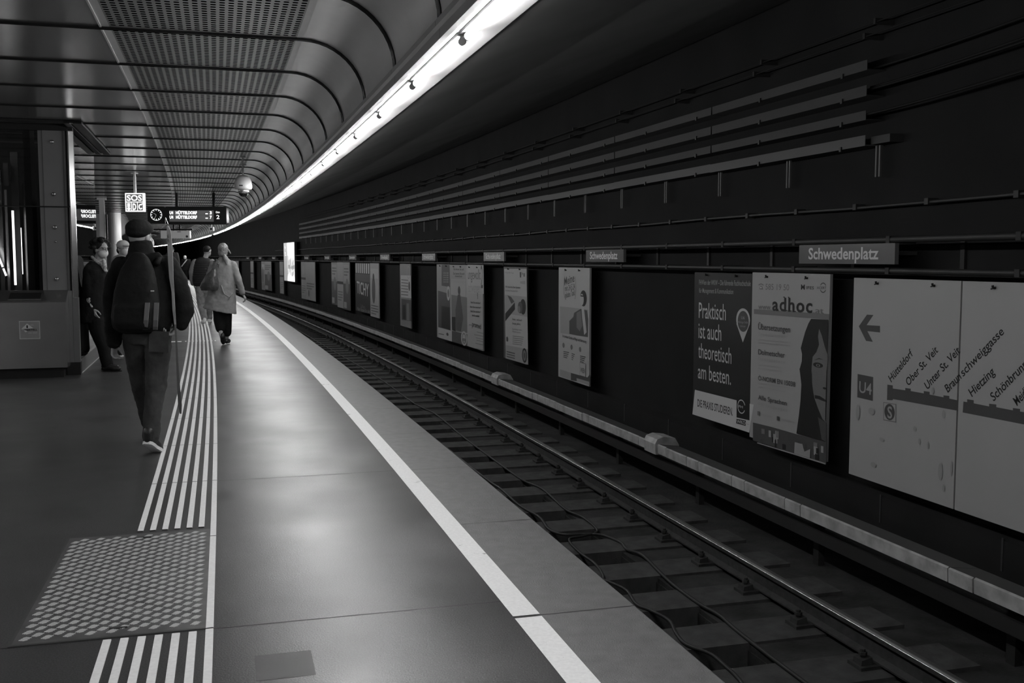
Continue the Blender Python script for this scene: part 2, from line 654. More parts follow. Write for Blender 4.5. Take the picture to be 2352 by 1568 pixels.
# unseen light line over the other platform edge, added to light the left part
M_UNSEENLINE = mat('unseen_line_glow', 0.9, 0.3, emit=1.0, estr=LEFT_POWER)
m = MB()
sweep(m, [(-6.75, 2.6), (-6.60, 2.6), (-6.60, 2.64), (-6.75, 2.64)], -6, 30, closed=True)
oth = m.build('unseen_light_line', M_UNSEENLINE)
tag(oth, 'unseen light line added over the other platform edge to light the left side', 'lamp')

# ------------------------------------------------------------------ painted markings
m = MB()
sweep(m, [(1.118, 0.002), (1.236, 0.002)], S_A, 3.975)
sweep(m, [(1.118, 0.002), (1.236, 0.002)], 4.0, S_B)
tag(m.build('safety_line', M_LINE), 'worn white painted line along the concrete platform edge', 'line')
tact = empty('tactile_strip', W(5, -0.3, 0), 0, 'seven raised light guiding stripes running down the platform floor', 'tactile paving')
bpy.context.view_layer.update()
inv = tact.matrix_world.inverted()
ST = [(-0.505 + 0.0607 * i + 0.001 * i, 0.026) for i in range(7)]
HA, HB = 4.19, 5.835
cuts = [4.2 + 1.435 * k for k in range(-6, 60)]
for i in range(7):
    c = -0.495 + i * 0.0645
    m = MB()
    segs = []
    for a, b in zip(cuts[:-1], cuts[1:]):
        a2, b2 = a + 0.006, b - 0.006
        if i < 6 and b2 > HA and a2 < HB:
            if a2 < HA: segs.append((a2, HA - 0.01))
            if b2 > HB: segs.append((HB + 0.01, b2))
            continue
        if abs(a - 18.55) < 0.2:
            pass
        segs.append((a2, b2))
    for near_ in ((True, False) if i < 6 else (None,)):
        m = MB()
        for a, b in segs:
            if b - a > 0.02 and (near_ is None or (b < HB) == near_):
                sweep(m, [(c - 0.016, 0.0), (c - 0.015, 0.004), (c + 0.015, 0.004), (c + 0.016, 0.0)], a, b)
        o = m.build('stripe', M_TACT, tact, M=inv)
# crossing strip of the guide lines
m = MB()
for i in range(9):
    sweep(m, [(-0.56 + i * 0.0645, 0.005), (-0.535 + i * 0.0645, 0.005)], 19.2, 19.42)
sweep(m, [(-0.86, 0.003), (-0.62, 0.003)], 19.2, 19.42)
m.build('cross_stripe', M_TACT, tact, M=inv)

# ------------------------------------------------------------------ chequer plate hatch
loc, rz = frame(5.0, -0.485)
ht = empty('access_hatch', loc, rz, 'square chequer plate hatch in the floor, cut into the guiding stripes', 'hatch')
hw, hl = 0.362, 0.785
M_PLATE = mat('chequer_plate', 0.17, 0.42, metal=0.75, noise=0.25, nscale=8)
M_LUG = mat('chequer_lug', 0.72, 0.42, metal=0.5)  # paler than the plate: the lamps' glint is put into the lug colour
m = MB()
m.box(-hw, hw, -hl, hl, -0.02, 0.004)
m.build('plate', M_PLATE, ht)
m = MB()
nx, ny = 9, 42
for j in range(ny):
    for i in range(nx + 1):
        cx = -hw + (i + (0.5 if j % 2 else 0.0)) * (2 * hw / nx)
        cy = -hl + (j + 0.5) * (2 * hl / ny)
        sg = 1
        for q in range(5):
            off = (q - 2) * 0.0076
            L_ = 0.025 - abs(q - 2) * 0.0075
            ang = radians(28)
            M = Matrix.Translation((cx - sin(ang) * off * 0.3, cy + off, 0)) @ Matrix.Rotation(ang, 4, 'Z')
            if abs(cx) < hw - 0.012 and abs(cy) < hl - 0.022:
                m.prism([(-L_, 0.004), (-L_ + 0.004, 0.0062), (L_ - 0.004, 0.0062), (L_, 0.004)], -0.0024, 0.0024, M=M)
m.build('tread_pattern', M_LUG, ht)
m = MB()
t = 0.011
for a in ((-hw - t, -hw, -hl - t, hl + t), (hw, hw + t, -hl - t, hl + t), (-hw, hw, -hl - t, -hl), (-hw, hw, hl, hl + t)):
    m.box(a[0], a[1], a[2], a[3], -0.02, 0.0035)
m.build('frame', M_STEELD, ht)
for cy in (-0.70, 0.70):
    m = MB()
    m.box(-0.035 + 0.02, 0.035 + 0.02, cy - 0.008, cy + 0.008, 0.0041, 0.0068)
    m.build('lifting_slot', M_JOINT, ht)

# ------------------------------------------------------------------ track
def make_tie():
    root = empty('railway_tie', (0, 0, 0), 0, cat='railway tie', group='railway ties of the track')
    m = MB()
    m.box(-1.42, 0.60, -0.20, 0.20, -0.26, 0.0)
    m.build('timber', M_TIE, root)
    p = MB()
    p.box(-0.20, 0.17, -0.075, 0.075, 0.0, 0.022)
    pl = p.build('base_plate', M_RUST, root)
    for x in (-0.135, 0.11):
        c = MB()
        c.prism([(x - 0.045, 0.022), (x - 0.04, 0.055), (x + 0.035, 0.07), (x + 0.045, 0.022)], -0.045, 0.045)
        c.tube([(x - 0.005, 0, 0.05), (x - 0.005, 0, 0.115)], 0.016, 6)
        c.tube([(x - 0.005, 0, 0.078), (x - 0.005, 0, 0.098)], 0.028, 6)
        c.build('clip', M_RUST, pl)
    return root


tie0 = make_tie()
bpy.context.view_layer.update()
note_kids(tie0)
n = 0
for k in range(-4, 74):
    s = TIE0 + k * TIE_P
    if k == -4:
        o = tie0
    elif s < 34:
        o = copy_tree(tie0)
    else:
        o = tie0.copy(); COL.objects.link(o)
        d = KIDS[tie0.name][0].copy(); COL.objects.link(d); d.parent = o
    loc, rz = frame(s, 4.01, -1.108)
    o.location = loc
    o.rotation_euler = (0, 0, rz + random.uniform(-0.006, 0.006))
    if k < -2:
        o['label'] = 'dusty timber railway tie below the bottom edge of the picture'
    else:
        n += 1
        o['label'] = 'dusty timber railway tie, %s up the track from the bottom of the picture' % nth(n)

RAILP = [(-0.062, 0.0), (-0.062, 0.012), (-0.012, 0.028), (-0.010, 0.118), (-0.034, 0.128), (-0.034, 0.150), (-0.024, 0.1575)]
RAILP = RAILP + [(-x, z) for x, z in RAILP[::-1]]
for d, lab in ((4.01, 'steel running rail with a bright polished head, on the wall side of the track'),
               (2.50, 'steel running rail close under the platform edge, in its shadow')):
    root = empty('rail', W(5, d, -1.086), 0, lab, 'rail')
    bpy.context.view_layer.update()
    iv = root.matrix_world.inverted()
    m = MB()
    sweep(m, [(d + x, -1.086 + z) for x, z in RAILP], S_A, S_B, closed=True)
    m.build('profile', M_RUST, root, M=iv)
    m = MB()
    sweep(m, [(d - 0.030 - 0.005 * sin(a), -1.086 + 0.1555 + 0.005 * cos(a)) for a in [pi / 2 - pi / 2 * q / 8 for q in range(9)]] + [(d + 0.03, -1.086 + 0.1605), (d + 0.034, -1.086 + 0.155)], S_A, S_B)
    m.build('running_surface', M_RAILTOP, root, M=iv, smooth=True)


# conductor rail with its white cover boards
cr = empty('conductor_rail', W(8, 4.8, -1.1), 0, 'third rail under light cover boards beside the far wall of the track', 'conductor rail')
bpy.context.view_layer.update()
iv = cr.matrix_world.inverted()
cj = [-8, -4.5, -1.0, 1.6, 1.85, 3.6, 3.85, 5.47, 5.71, 7.54, 7.79, 8.5, 8.75, 9.46, 9.73, 10.24, 10.47]
cj2 = [10.78, 11.0, 12.66, 12.9, 13.84, 14.0, 14.84, 15.1, 16.15, 16.9, 17.02]
cj3 = [17.4, 17.91, 19.58, 19.8, 21.78, 22.0, 24.5, 26.8, 27.0, 29.5, 32, 34.5, 37, 39.5, 42, 45, 48, 52, 56, 60, 64, 68, 72, 76, 80]
for lst in (cj, cj2, cj3):
    for a, b in zip(lst[:-1], lst[1:]):
        m = MB()
        o_ = random.uniform(-0.004, 0.004)
        sweep(m, [(4.70 + o_, -0.705), (4.695 + o_, -0.61 + o_), (4.71 + o_, -0.60 + o_), (4.71 + o_, -0.705)], a + 0.006, b - 0.006, closed=True, step=1.5, mi=0)
        sweep(m, [(4.712, -0.605 + o_), (4.95, -0.63), (4.96, -0.70), (4.712, -0.70)], a + 0.002, b - 0.002, closed=True, step=1.5, mi=1)
        m.build('cover_board', [M_COVERW, M_COVERT], cr, M=iv)
for sa, sb in ((10.47, 10.78), (17.02, 17.4)):
    m = MB()
    sweep(m, [(4.68, -0.72), (4.672, -0.60), (4.70, -0.545), (4.78, -0.52), (4.92, -0.54), (4.97, -0.62), (4.97, -0.72)], sa, sb, closed=True, mi=0)
    m.build('hood', [M_COVERW], cr, M=iv)
m = MB()
sweep(m, [(4.77, -0.90), (4.77, -0.80), (4.87, -0.80), (4.87, -0.90)], S_A, 80, closed=True)
m.build('conductor', M_BLACK, cr, M=iv)
for k in range(0, 40):
    m = MB()
    s = -6 + 2.26 * k
    sweep(m, [(4.90, -1.16), (4.90, -0.72), (4.96, -0.72), (4.96, -1.16)], s, s + 0.08, closed=True)
    m.build('bracket', M_BLACK, cr, M=iv)


# cables lying on the ties
def cable(pts, r, label, z=-1.095, name='cable', cat='cable'):
    P = []
    for i in range(len(pts) - 1):
        p0 = pts[max(i - 1, 0)]; p1 = pts[i]; p2 = pts[i + 1]; p3 = pts[min(i + 2, len(pts) - 1)]
        for q in range(6):
            t = q / 6
            P.append([0.5 * ((2 * p1[c]) + (-p0[c] + p2[c]) * t + (2 * p0[c] - 5 * p1[c] + 4 * p2[c] - p3[c]) * t * t + (-p0[c] + 3 * p1[c] - 3 * p2[c] + p3[c]) * t ** 3) for c in (0, 1)])
    P.append(list(pts[-1]))
    m = MB()
    m.tube([W(s, d, z) for s, d in P], r, 8)
    return tag(m.build(name, M_CABLE, smooth=True), label, cat)


cable([(40, 3.42), (30, 3.36), (22, 3.42), (18, 3.36), (16.51, 3.45), (14.41, 3.37), (12.76, 3.34), (11.3, 3.34), (10.74, 3.42), (9.8, 3.36), (9.44, 3.42), (8.93, 3.38), (8.80, 3.2), (8.72, 3.02), (8.33, 2.97), (7.96, 2.98), (7.63, 2.93), (7.2, 2.80), (6, 2.75)], 0.012,
      'black cable snaking along the ties and bending towards the platform edge')
cable([(40, 2.90), (26, 2.98), (18, 2.93), (11.95, 2.94), (10.87, 2.97), (10.1, 2.95), (9.56, 3.0), (9.11, 2.95), (8.9, 3.02), (8.86, 3.2), (8.78, 3.36), (8.5, 3.44), (8.27, 3.41), (8.06, 3.47), (7.55, 3.41), (7.19, 3.38), (6.78, 3.38), (6.52, 3.41), (6.16, 3.38), (5.2, 3.36), (4.2, 3.4), (3.0, 3.38)], 0.014,
      'thick black cable that crosses over to the middle of the ties')
cable([(7.6, 2.85), (7.45, 2.92), (7.23, 2.97), (6.91, 2.92), (6.76, 2.97), (6.53, 3.01), (6.28, 2.95), (6.08, 2.93), (5.89, 3.01), (5.69, 3.01), (5.45, 2.99), (5.0, 2.9), (4.3, 2.97), (3, 2.9)], 0.013,
      'black cable hugging the platform edge in the lower part of the picture')

# ------------------------------------------------------------------ pipes, trays and wires on the far wall
M_PIPE = mat('wall_pipe', 0.010, 0.6, spec=0.3)
M_CLAMP = mat('dull_clamp', 0.012, 0.7, spec=0.2)
for z, r, lab in ((1.665, 0.028, 'thin round pipe on the far wall, running above the station name signs'),
                  (1.395, 0.024, 'thin round pipe on the far wall, running just above the posters')):
    root = empty('wall_pipe', W(8, 5.56, z), 0, lab, 'pipe')
    bpy.context.view_layer.update()
    iv = root.matrix_world.inverted()
    m = MB()
    m.tube([W(S_A + 1.4 * i, 5.56, z) for i in range(86)], r, 10)
    m.build('pipe', M_PIPE, root, M=iv, smooth=True)
    for i in range(40):
        m = MB()
        s = -4.35 + 1.49 * i
        sweep(m, [(5.53, z - r - 0.004), (5.53, z + r + 0.004), (5.80, z + r + 0.004), (5.80, z - r - 0.004)], s, s + 0.05, closed=True)
        m.build('clamp', M_CLAMP, root, M=iv)

M_TRAYL = mat('tray_light_cover', 0.030, 0.7, noise=0.12, nscale=1)
M_TRAYD = mat('tray_cover', 0.009, 0.75, noise=0.1, nscale=1)
tz = [(2.52, 2.615, 'lowest of the four'), (2.75, 2.835, 'third from the top of the four'), (2.965, 3.06, 'second from the top of the four'), (3.195, 3.285, 'topmost of the four')]
for i, (z0, z1, w_) in enumerate(tz):
    root = empty('cable_tray', W(8, 5.6, z0), 0, '%s cable tray high on the far wall, %s' % ('light grey' if i == 0 else 'dark grey', w_), 'cable tray', 'cable trays on the far tunnel wall')
    bpy.context.view_layer.update()
    iv = root.matrix_world.inverted()
    s = 8.05
    seg = 0
    while s < 52:
        L_ = 2.98
        m = MB()
        e = s + L_ - (0.03 if i != 0 else 0.0)
        zz = 0.004 if (i == 0 and seg % 2) else 0.0
        sweep(m, [(5.60, z0 + zz), (5.60, z1 + zz), (5.605, z1 + zz), (5.605, z0 + 0.01), (5.80, z0 + 0.01), (5.80, z0)], s, e, closed=True)
        m.build('tray_section', M_TRAYL if i == 0 else M_TRAYD, root, M=iv)
        s += L_
        seg += 1
    for k in range(30):
        m = MB()
        s = 8.05 + 0.35 + 1.49 * k
        sweep(m, [(5.585, z0 - 0.02), (5.585, z0 + 0.025), (5.60, z0 + 0.025), (5.60, z0 - 0.02)], s, s + 0.03, closed=True)
        m.build('tray_clip', M_BLACK, root, M=iv)
    if i == 0:
        for k in range(30):
            s = 8.0 + 1.49 * k
            m = MB()
            sweep(m, [(5.70, 2.24), (5.70, 2.52), (5.72, 2.52), (5.72, 2.24)], s - 0.035, s - 0.015, closed=True)
            sweep(m, [(5.70, 2.24), (5.70, 2.52), (5.72, 2.52), (5.72, 2.24)], s + 0.015, s + 0.035, closed=True)
            m.build('bracket', mat('tray_bracket', 0.04, 0.6), root, M=iv)
        m = MB()
        sweep(m, [(5.66, 2.53), (5.66, 2.60), (5.80, 2.60), (5.80, 2.53)], 7.78, 8.05, closed=True)
        m.build('end_piece', M_TRAYD, root, M=iv)
# cables leaving the tray ends towards the camera side
for j, (z0, z1, dz) in enumerate(((3.22, 3.55, 0.0), (3.02, 3.42, 0.03), (2.98, 3.30, 0.05), (2.80, 3.25, 0.0), (2.76, 3.12, 0.04))):
    m = MB()
    pts = []
    for q in range(20):
        t = q / 19
        s = 8.1 - 5.5 * t
        z = z0 + (z1 - z0) * (t ** 1.6) + dz
        pts.append(W(s, 5.70 - 0.02 * j, z))
    m.tube(pts, 0.011, 6)
    tag(m.build('tunnel_cable', M_WIRE, smooth=True), 'black cable climbing the wall from the tray ends, %s from the top' % nth(j + 1), 'cable')
for j, (z, lab) in enumerate(((3.60, 'upper of two thin overhead wires high on the far wall'), (3.50, 'lower of two thin overhead wires high on the far wall'))):
    root = empty('overhead_wire', W(8, 5.6, z), 0, lab, 'wire')
    bpy.context.view_layer.update()
    iv = root.matrix_world.inverted()
    m = MB()
    m.tube([W(3 + 1.5 * i, 5.62, z) for i in range(34)], 0.006, 6)
    m.build('wire', M_WIRE, root, M=iv)
    for k in range(18):
        m = MB()
        s = 6.0 + j * 0.15 + 1.95 * k
        sweep(m, [(5.60, z - 0.02), (5.60, z + 0.03), (5.80, z + 0.03), (5.80, z - 0.02)], s, s + 0.03, closed=True)
        m.build('wire_holder', M_CLAMP, root, M=iv)
# low conduit half way up the wall
root = empty('conduit', W(8, 5.7, 2.0), 0, 'thin dark conduit with clamps across the middle of the far wall', 'pipe')
bpy.context.view_layer.update()
iv = root.matrix_world.inverted()
m = MB()
m.tube([W(4 + 1.5 * i, 5.72, 1.98 + 0.008 * sin(i * 1.7)) for i in range(40)], 0.014, 6)
m.build('pipe', M_CABLE, root, M=iv)
for k in range(30):
    m = MB()
    s = 5.3 + 1.0 * k
    sweep(m, [(5.695, 1.955), (5.695, 2.01), (5.80, 2.01), (5.80, 1.955)], s, s + 0.05, closed=True)
    m.build('clamp', M_CABLE, root, M=iv)

# ------------------------------------------------------------------ lettering
TXT = {}


def text_mesh(s, bold=0.0, space=1.0):
    key = (s, bold, space)
    if key in TXT:
        return TXT[key]
    cu = bpy.data.curves.new('t', 'FONT')
    cu.body = s
    cu.size = 1.0
    cu.offset = bold
    cu.space_character = space
    cu.resolution_u = 3
    o = bpy.data.objects.new('t', cu)
    COL.objects.link(o)
    dg = bpy.context.evaluated_depsgraph_get()
    me = bpy.data.meshes.new_from_object(o.evaluated_get(dg))
    vs = [v.co.copy() for v in me.vertices]
    fs = [tuple(p.vertices) for p in me.polygons]
    bpy.data.meshes.remove(me)
    bpy.data.objects.remove(o)
    bpy.data.curves.remove(cu)
    if not vs:
        vs, fs = [Vector((0, 0, 0)), Vector((0.1, 0, 0)), Vector((0, 0.1, 0))], [(0, 1, 2)]
    x0 = min(v.x for v in vs); x1 = max(v.x for v in vs)
    TXT[key] = (vs, fs, x0, x1)
    return TXT[key]


CAP = 0.73


class Board:
    """flat printed board; local x = to the reader's right, z up, the reader stands at -y"""

    def __init__(self, name, label, cat, loc, rz, w, h, base, group=None, thick=0.03, board=True, part='board'):
        self.root = empty(name, loc, rz, label, cat, group)
        self.w, self.h = w, h
        self.parts = {}
        self.layer = 0
        if board:
            m = MB()
            m.box(0, w, 0.0, thick, 0, h)
            m.build(part, base, self.root)

    def mb(self, part, m):
        k = (part, m.name) if part not in ('station_name', 'stain', 'display_line') else (part, m.name, self.layer)
        if k not in self.parts:
            self.parts[k] = (MB(), m)
        return self.parts[k][0]

    def poly(self, pts, m, part='picture'):
        self.layer += 1
        y = -0.0006 - 0.00025 * self.layer
        b = self.mb(part, m)
        # orient towards -y
        ar = sum(pts[i][0] * pts[(i + 1) % len(pts)][1] - pts[(i + 1) % len(pts)][0] * pts[i][1] for i in range(len(pts)))
        if ar < 0:
            pts = pts[::-1]
        b.poly([(p[0], y, p[1]) for p in pts])

    def rect(self, x0, z0, x1, z1, m, part='picture'):
        self.poly([(x0, z0), (x1, z0), (x1, z1), (x0, z1)], m, part)

    def ell(self, cx, cz, rx, rz, m, part='picture', n=28):
        self.poly([(cx + rx * cos(2 * pi * i / n), cz + rz * sin(2 * pi * i / n)) for i in range(n)], m, part)

    def ring(self, cx, cz, rx, rz, w, m, part='picture', a0=0.0, a1=2 * pi, n=30):
        self.layer += 1
        y = -0.0006 - 0.00025 * self.layer
        b = self.mb(part, m)
        for i in range(n):
            t0 = a0 + (a1 - a0) * i / n; t1 = a0 + (a1 - a0) * (i + 1) / n
            b.poly([(cx + (rx - w) * cos(t0), y, cz + (rz - w) * sin(t0)), (cx + rx * cos(t0), y, cz + rz * sin(t0)),
                    (cx + rx * cos(t1), y, cz + rz * sin(t1)), (cx + (rx - w) * cos(t1), y, cz + (rz - w) * sin(t1))])

    def text(self, s, p0, p1, cap, m, part='lettering', bold=0.0, space=1.0):
        self.layer += 1
        y = -0.0006 - 0.00025 * self.layer
        vs, fs, x0, x1 = text_mesh(s, bold, space)
        dx, dz = p1[0] - p0[0], p1[1] - p0[1]
        L_ = hypot(dx, dz)
        ux, uz = dx / L_, dz / L_
        kx = L_ / (x1 - x0)
        kz = cap / CAP
        b = self.mb(part, m)
        n = len(b.v)
        for v in vs:
            a = (v.x - x0) * kx
            c = v.y * kz
            b.v.append(Vector((p0[0] + ux * a - uz * c, y, p0[1] + uz * a + ux * c)))
        for f in fs:
            b.face([n + i for i in f])

    def bars(self, x0, z0, x1, rows, dz, h, m, part='lettering'):
        """lines of print too small to read"""
        for r in range(rows):
            x = x0
            while x < x1 - 0.02:
                wd = random.uniform(0.02, 0.07)
                self.rect(x, z0 - r * dz, min(x + wd, x1), z0 - r * dz + h, m, part)
                self.layer -= 1
                x += wd + 0.012
                if r == rows - 1 and x > x0 + (x1 - x0) * 0.7:
                    break

    def done(self):
        for k, (b, m) in self.parts.items():
            b.build(k[0], m, self.root)
        return self.root


WD = 5.58       # front face of the posters


class WallBoard(Board):
    def __init__(self, name, label, cat, sl, sr, z0, z1, base, group=None, d=WD, **k):
        self.sl, self.z0, self.d = sl, z0, d
        self.kk = (R0 + d) / R0
        loc, rz = frame(sl, d, z0, -pi / 2)
        super().__init__(name, label, cat, loc, rz, (sl - sr) * self.kk, z1 - z0, base, group, **k)
        self.ox = 0; self.oy = 0; self.sc = 1

    def view(self, ox, oy, sc):
        self.ox, self.oy, self.sc = ox, oy, sc
        return self

    def p(self, a, b):
        s, z = on_d(self.ox + a / self.sc, self.oy + b / self.sc, self.d)
        return ((self.sl - s) * self.kk, z - self.z0)

    def ppoly(self, pts, m, part='picture'):
        self.poly([self.p(*q) for q in pts], m, part)

    def ptext(self, s, a, b, cap, m, part='lettering', bold=0.0, space=1.0):
        p0, p1 = self.p(*a), self.p(*b)
        c = self.p(a[0], a[1] - cap)[1] - p0[1]
        self.text(s, p0, p1, c, m, part, bold, space)

    def pell(self, c, rx, ry, m, part='picture'):
        a = self.p(*c); b = self.p(c[0] + rx, c[1]); e = self.p(c[0], c[1] - ry)
        self.ell(a[0], a[1], abs(b[0] - a[0]), abs(e[1] - a[1]), m, part)


def paper(v):
    return mat('paper_%d' % int(v * 1000), v * 1.08, 0.5, spec=0.10)


P0, P1, P2, P3, P4, P5 = paper(0.010), paper(0.038), paper(0.09), paper(0.17), paper(0.25), paper(0.31)
M_BOARDB = mat('board_backing', 0.02, 0.6)


def pins(b, xs, zt=0.045):
    for x in xs:
        m = MB()
        z = b.h - zt
        m.tube([(x, 0.0, z), (x, -0.022, z), (x, -0.026, z + 0.02)], 0.010, 6)
        m.tube([(x, -0.02, z), (x - 0.02, -0.022, z - 0.008)], 0.006, 6)
        m.build('hook', M_BLACK, b.root)


# --- line map, two panels
b = WallBoard('line_map_panel', 'pale line map panel with a left pointing arrow and the U4 square', 'map panel', 8.13, 6.735, -0.505, 1.325, paper(0.20), 'line map on the tunnel wall')
b.view(1900, 540, 2.2389)
b.ppoly([(163, 468), (205, 408), (238, 410), (203, 462), (272, 466), (272, 500), (207, 493), (235, 548), (200, 543)], P1, 'arrow')
b.ppoly([(157, 713), (237, 729), (235, 852), (155, 833)], P1, 'route_badge')
b.ptext('U4', (164, 806), (228, 821), 60, P3, 'route_badge', 0.01)
b.ppoly([(310, 768), (338, 772), (338, 788), (402, 797), (402, 785), (430, 789), (430, 801), (497, 813), (497, 801), (527, 805), (527, 819), (598, 833), (598, 823), (628, 826), (628, 840), (684, 851), (681, 904), (340, 842), (336, 848), (308, 847)], P1, 'route_line')
for s_, a_, c_ in (('Hütteldorf', (330, 757), (443, 614)), ('Ober St. Veit', (418, 777), (572, 597)), ('Unter St. Veit', (516, 795), (686, 600)), ('Braun', (621, 810), (692, 735))):
    b.text(s_, b.p(*a_), b.p(*c_), 0.072, P0, 'station_name', 0.012)
b.ppoly([(290, 857), (355, 868), (355, 963), (290, 951)], P2, 'rail_symbol')
b.ppoly([(293, 861), (352, 871), (352, 958), (293, 947)], paper(0.20), 'rail_symbol')
b.pell((322, 909), 27, 42, P1, 'rail_symbol')
b.ptext('S', (311, 938), (335, 942), 62, P3, 'rail_symbol', 0.02)
for x_, y_, rx_, ry_ in ((600, 920, 8, 22), (583, 1215, 12, 45), (600, 1300, 6, 20), (640, 1200, 5, 40), (452, 995, 8, 14), (475, 1060, 6, 16), (520, 1080, 5, 18), (283, 1050, 12, 10), (160, 910, 10, 40), (230, 905, 16, 18), (240, 1180, 14, 14), (545, 800, 6, 18)):
    b.pell((x_, y_), rx_, ry_, paper(0.165), 'stain')
pins(b, [b.p(262, 238)[0], b.p(553, 250)[0]])
b.done()
b = WallBoard('line_map_panel', 'pale line map panel cut off by the right edge of the picture', 'map panel', 6.715, 5.30, -0.505, 1.325, paper(0.20), 'line map on the tunnel wall')
b.view(1900, 540, 2.2389)
b.ppoly([(701, 855), (720, 858), (720, 843), (754, 848), (754, 864), (833, 880), (833, 866), (870, 870), (870, 884), (955, 900), (955, 888), (992, 893), (992, 906), (1090, 922), (1090, 988), (697, 911)], P1, 'route_line')
for s_, a_, c_ in (('schweiggasse', (700, 728), (912, 503)), ('Hietzing', (745, 832), (864, 710)), ('Schönbrunn', (857, 855), (1034, 672)), ('Meidling Hauptstraße', (977, 878), (1230, 620))):
    b.text(s_, b.p(*a_), b.p(*c_), 0.072, P0, 'station_name', 0.012)
pins(b, [b.p(865, 262)[0], 1.05])
b.done()

# --- translation agency poster
b = WallBoard('poster', 'tall light poster headed by a phone number, with a woman\'s half face', 'poster', 9.965, 8.51, -0.47, 1.352, paper(0.19), 'posters on the tunnel wall')
A = lambda: b.view(1730, 620, 6.533)
Bv = lambda: b.view(1725, 840, 6.816)
A()
b.ptext('585 19 50', (185, 292), (540, 306), 92, P2, bold=0.005)
b.ppoly([(95, 290), (105, 235), (135, 238), (152, 292)], P2); b.ppoly([(80, 215), (120, 198), (158, 218), (155, 235), (120, 216), (84, 232)], P2)
b.pell((118, 262), 12, 14, P4)
b.ptext('M', (718, 290), (775, 292), 76, P0, bold=0.03)
b.ptext('IFES', (800, 284), (912, 290), 46, P1, bold=0.02)
b.ptext('XCERT', (955, 284), (1098, 284), 38, P1, bold=0.01)
c_ = b.p(1050, 265)
b.ring(c_[0], c_[1], 0.055, 0.05, 0.010, P1, 'picture', 0.5, pi - 0.5); b.ring(c_[0], c_[1], 0.055, 0.05, 0.010, P1, 'picture', pi + 0.5, 2 * pi - 0.5)
b.ppoly([(15, 585), (1143, 660), (1143, 742), (15, 657)], P2)
b.ptext('www.', (80, 588), (275, 600), 92, P2)
b.ptext('adhoc', (290, 604), (888, 640), 205, P0, bold=0.022, space=1.15)
for x0_, x1_, y_ in ((455, 480, 398), (525, 545, 400), (480, 517, 598), (525, 580, 605), (600, 645, 612), (365, 388, 600)):
    b.ppoly([(x0_, y_), (x1_, y_ + 2), (x1_, y_ + 16), (x0_, y_ + 14)], P0, 'lettering')
b.ptext('.at', (905, 645), (1060, 657), 100, P2)
b.ptext('Übersetzungen', (80, 888), (560, 936), 92, P1, bold=0.01)
b.ptext('Translations', (80, 982), (490, 1016), 56, P3, space=1.6)
b.ptext('Dolmetscher', (82, 1262), (480, 1315), 82, P1, bold=0.01)
b.ptext('Interpreters', (85, 1345), (477, 1405), 52, P3, space=1.6)
for y_, x_ in ((1050, 570), (1095, 560), (1425, 420), (1480, 430)):
    p_, q_ = b.p(80, y_), b.p(x_, y_ + 45)
    b.text('Urkundenübersetzung und Beglaubigung', p_, q_, 0.016, P3)
Bv()
b.ptext('Ö-NORM EN 15038', (120, 222), (700, 326), 74, P1, bold=0.01)
b.ptext('Alle Sprachen', (120, 522), (566, 620), 74, P1, bold=0.01)
b.ptext('All languages', (115, 607), (572, 716), 46, P3, space=1.6)
for y_, x_ in ((275, 620), (330, 540)):
    b.text('Zertifizierte Übersetzungsdienstleistungen', b.p(120, y_), b.p(x_, y_ + 80), 0.016, P3)
b.ppoly([(110, 705), (145, 712), (145, 778), (110, 770)], P2); b.ppoly([(415, 785), (452, 793), (452, 860), (415, 852)], P1)
b.ptext('Dolmetscher', (160, 770), (345, 812), 30, P3); b.ptext('Pilgramgasse', (465, 840), (680, 888), 30, P3)
# portrait: hair, half face
hair = []
A(); hair += [b.p(*q) for q in ((880, 731), (840, 800), (790, 930), (760, 1040), (725, 1170), (745, 1260), (740, 1370), (710, 1480))]
Bv(); hair += [b.p(*q) for q in ((770, 40), (790, 200), (800, 300), (785, 560), (760, 780), (722, 1058), (1195, 1195))]
hair += [(b.w, b.p(1200, 1195)[1]), (b.w, b.p(1200, 0)[1])]
A(); hair += [(b.w, b.p(1143, 745)[1])]
b.poly(hair, P0, 'portrait')
face = []
face += [b.p(*q) for q in ((1000, 880), (985, 1000), (1000, 1120), (960, 1230), (905, 1300), (890, 1440), (885, 1560))]
Bv(); face += [b.p(*q) for q in ((965, 80), (968, 260), (990, 430), (1010, 520), (1060, 660), (1130, 830), (1190, 890))]
face += [(b.w - 0.01, b.p(1200, 860)[1]), (b.w - 0.01, b.p(1220, 100)[1])]
A(); face += [b.p(*q) for q in ((1135, 1300), (1085, 1150), (1040, 980))]
b.poly(face, paper(0.08), 'portrait')
b.pell((985, 1425), 75, 38, P0, 'portrait'); b.pell((985, 1430), 30, 22, P2, 'portrait'); b.pell((985, 1430), 14, 16, P0, 'portrait')
b.ppoly([(920, 1350), (1000, 1320), (1070, 1345), (1000, 1335)], P0, 'portrait')
Bv()
b.ppoly([(1010, 455), (1090, 470), (1195, 540), (1195, 570), (1130, 545), (1060, 515), (1015, 510)], P0, 'portrait')
b.pell((1165, 350), 28, 18, P0, 'portrait')
b.ppoly([(1060, 800), (1190, 890), (1190, 1190), (1120, 1150)], P1, 'portrait')
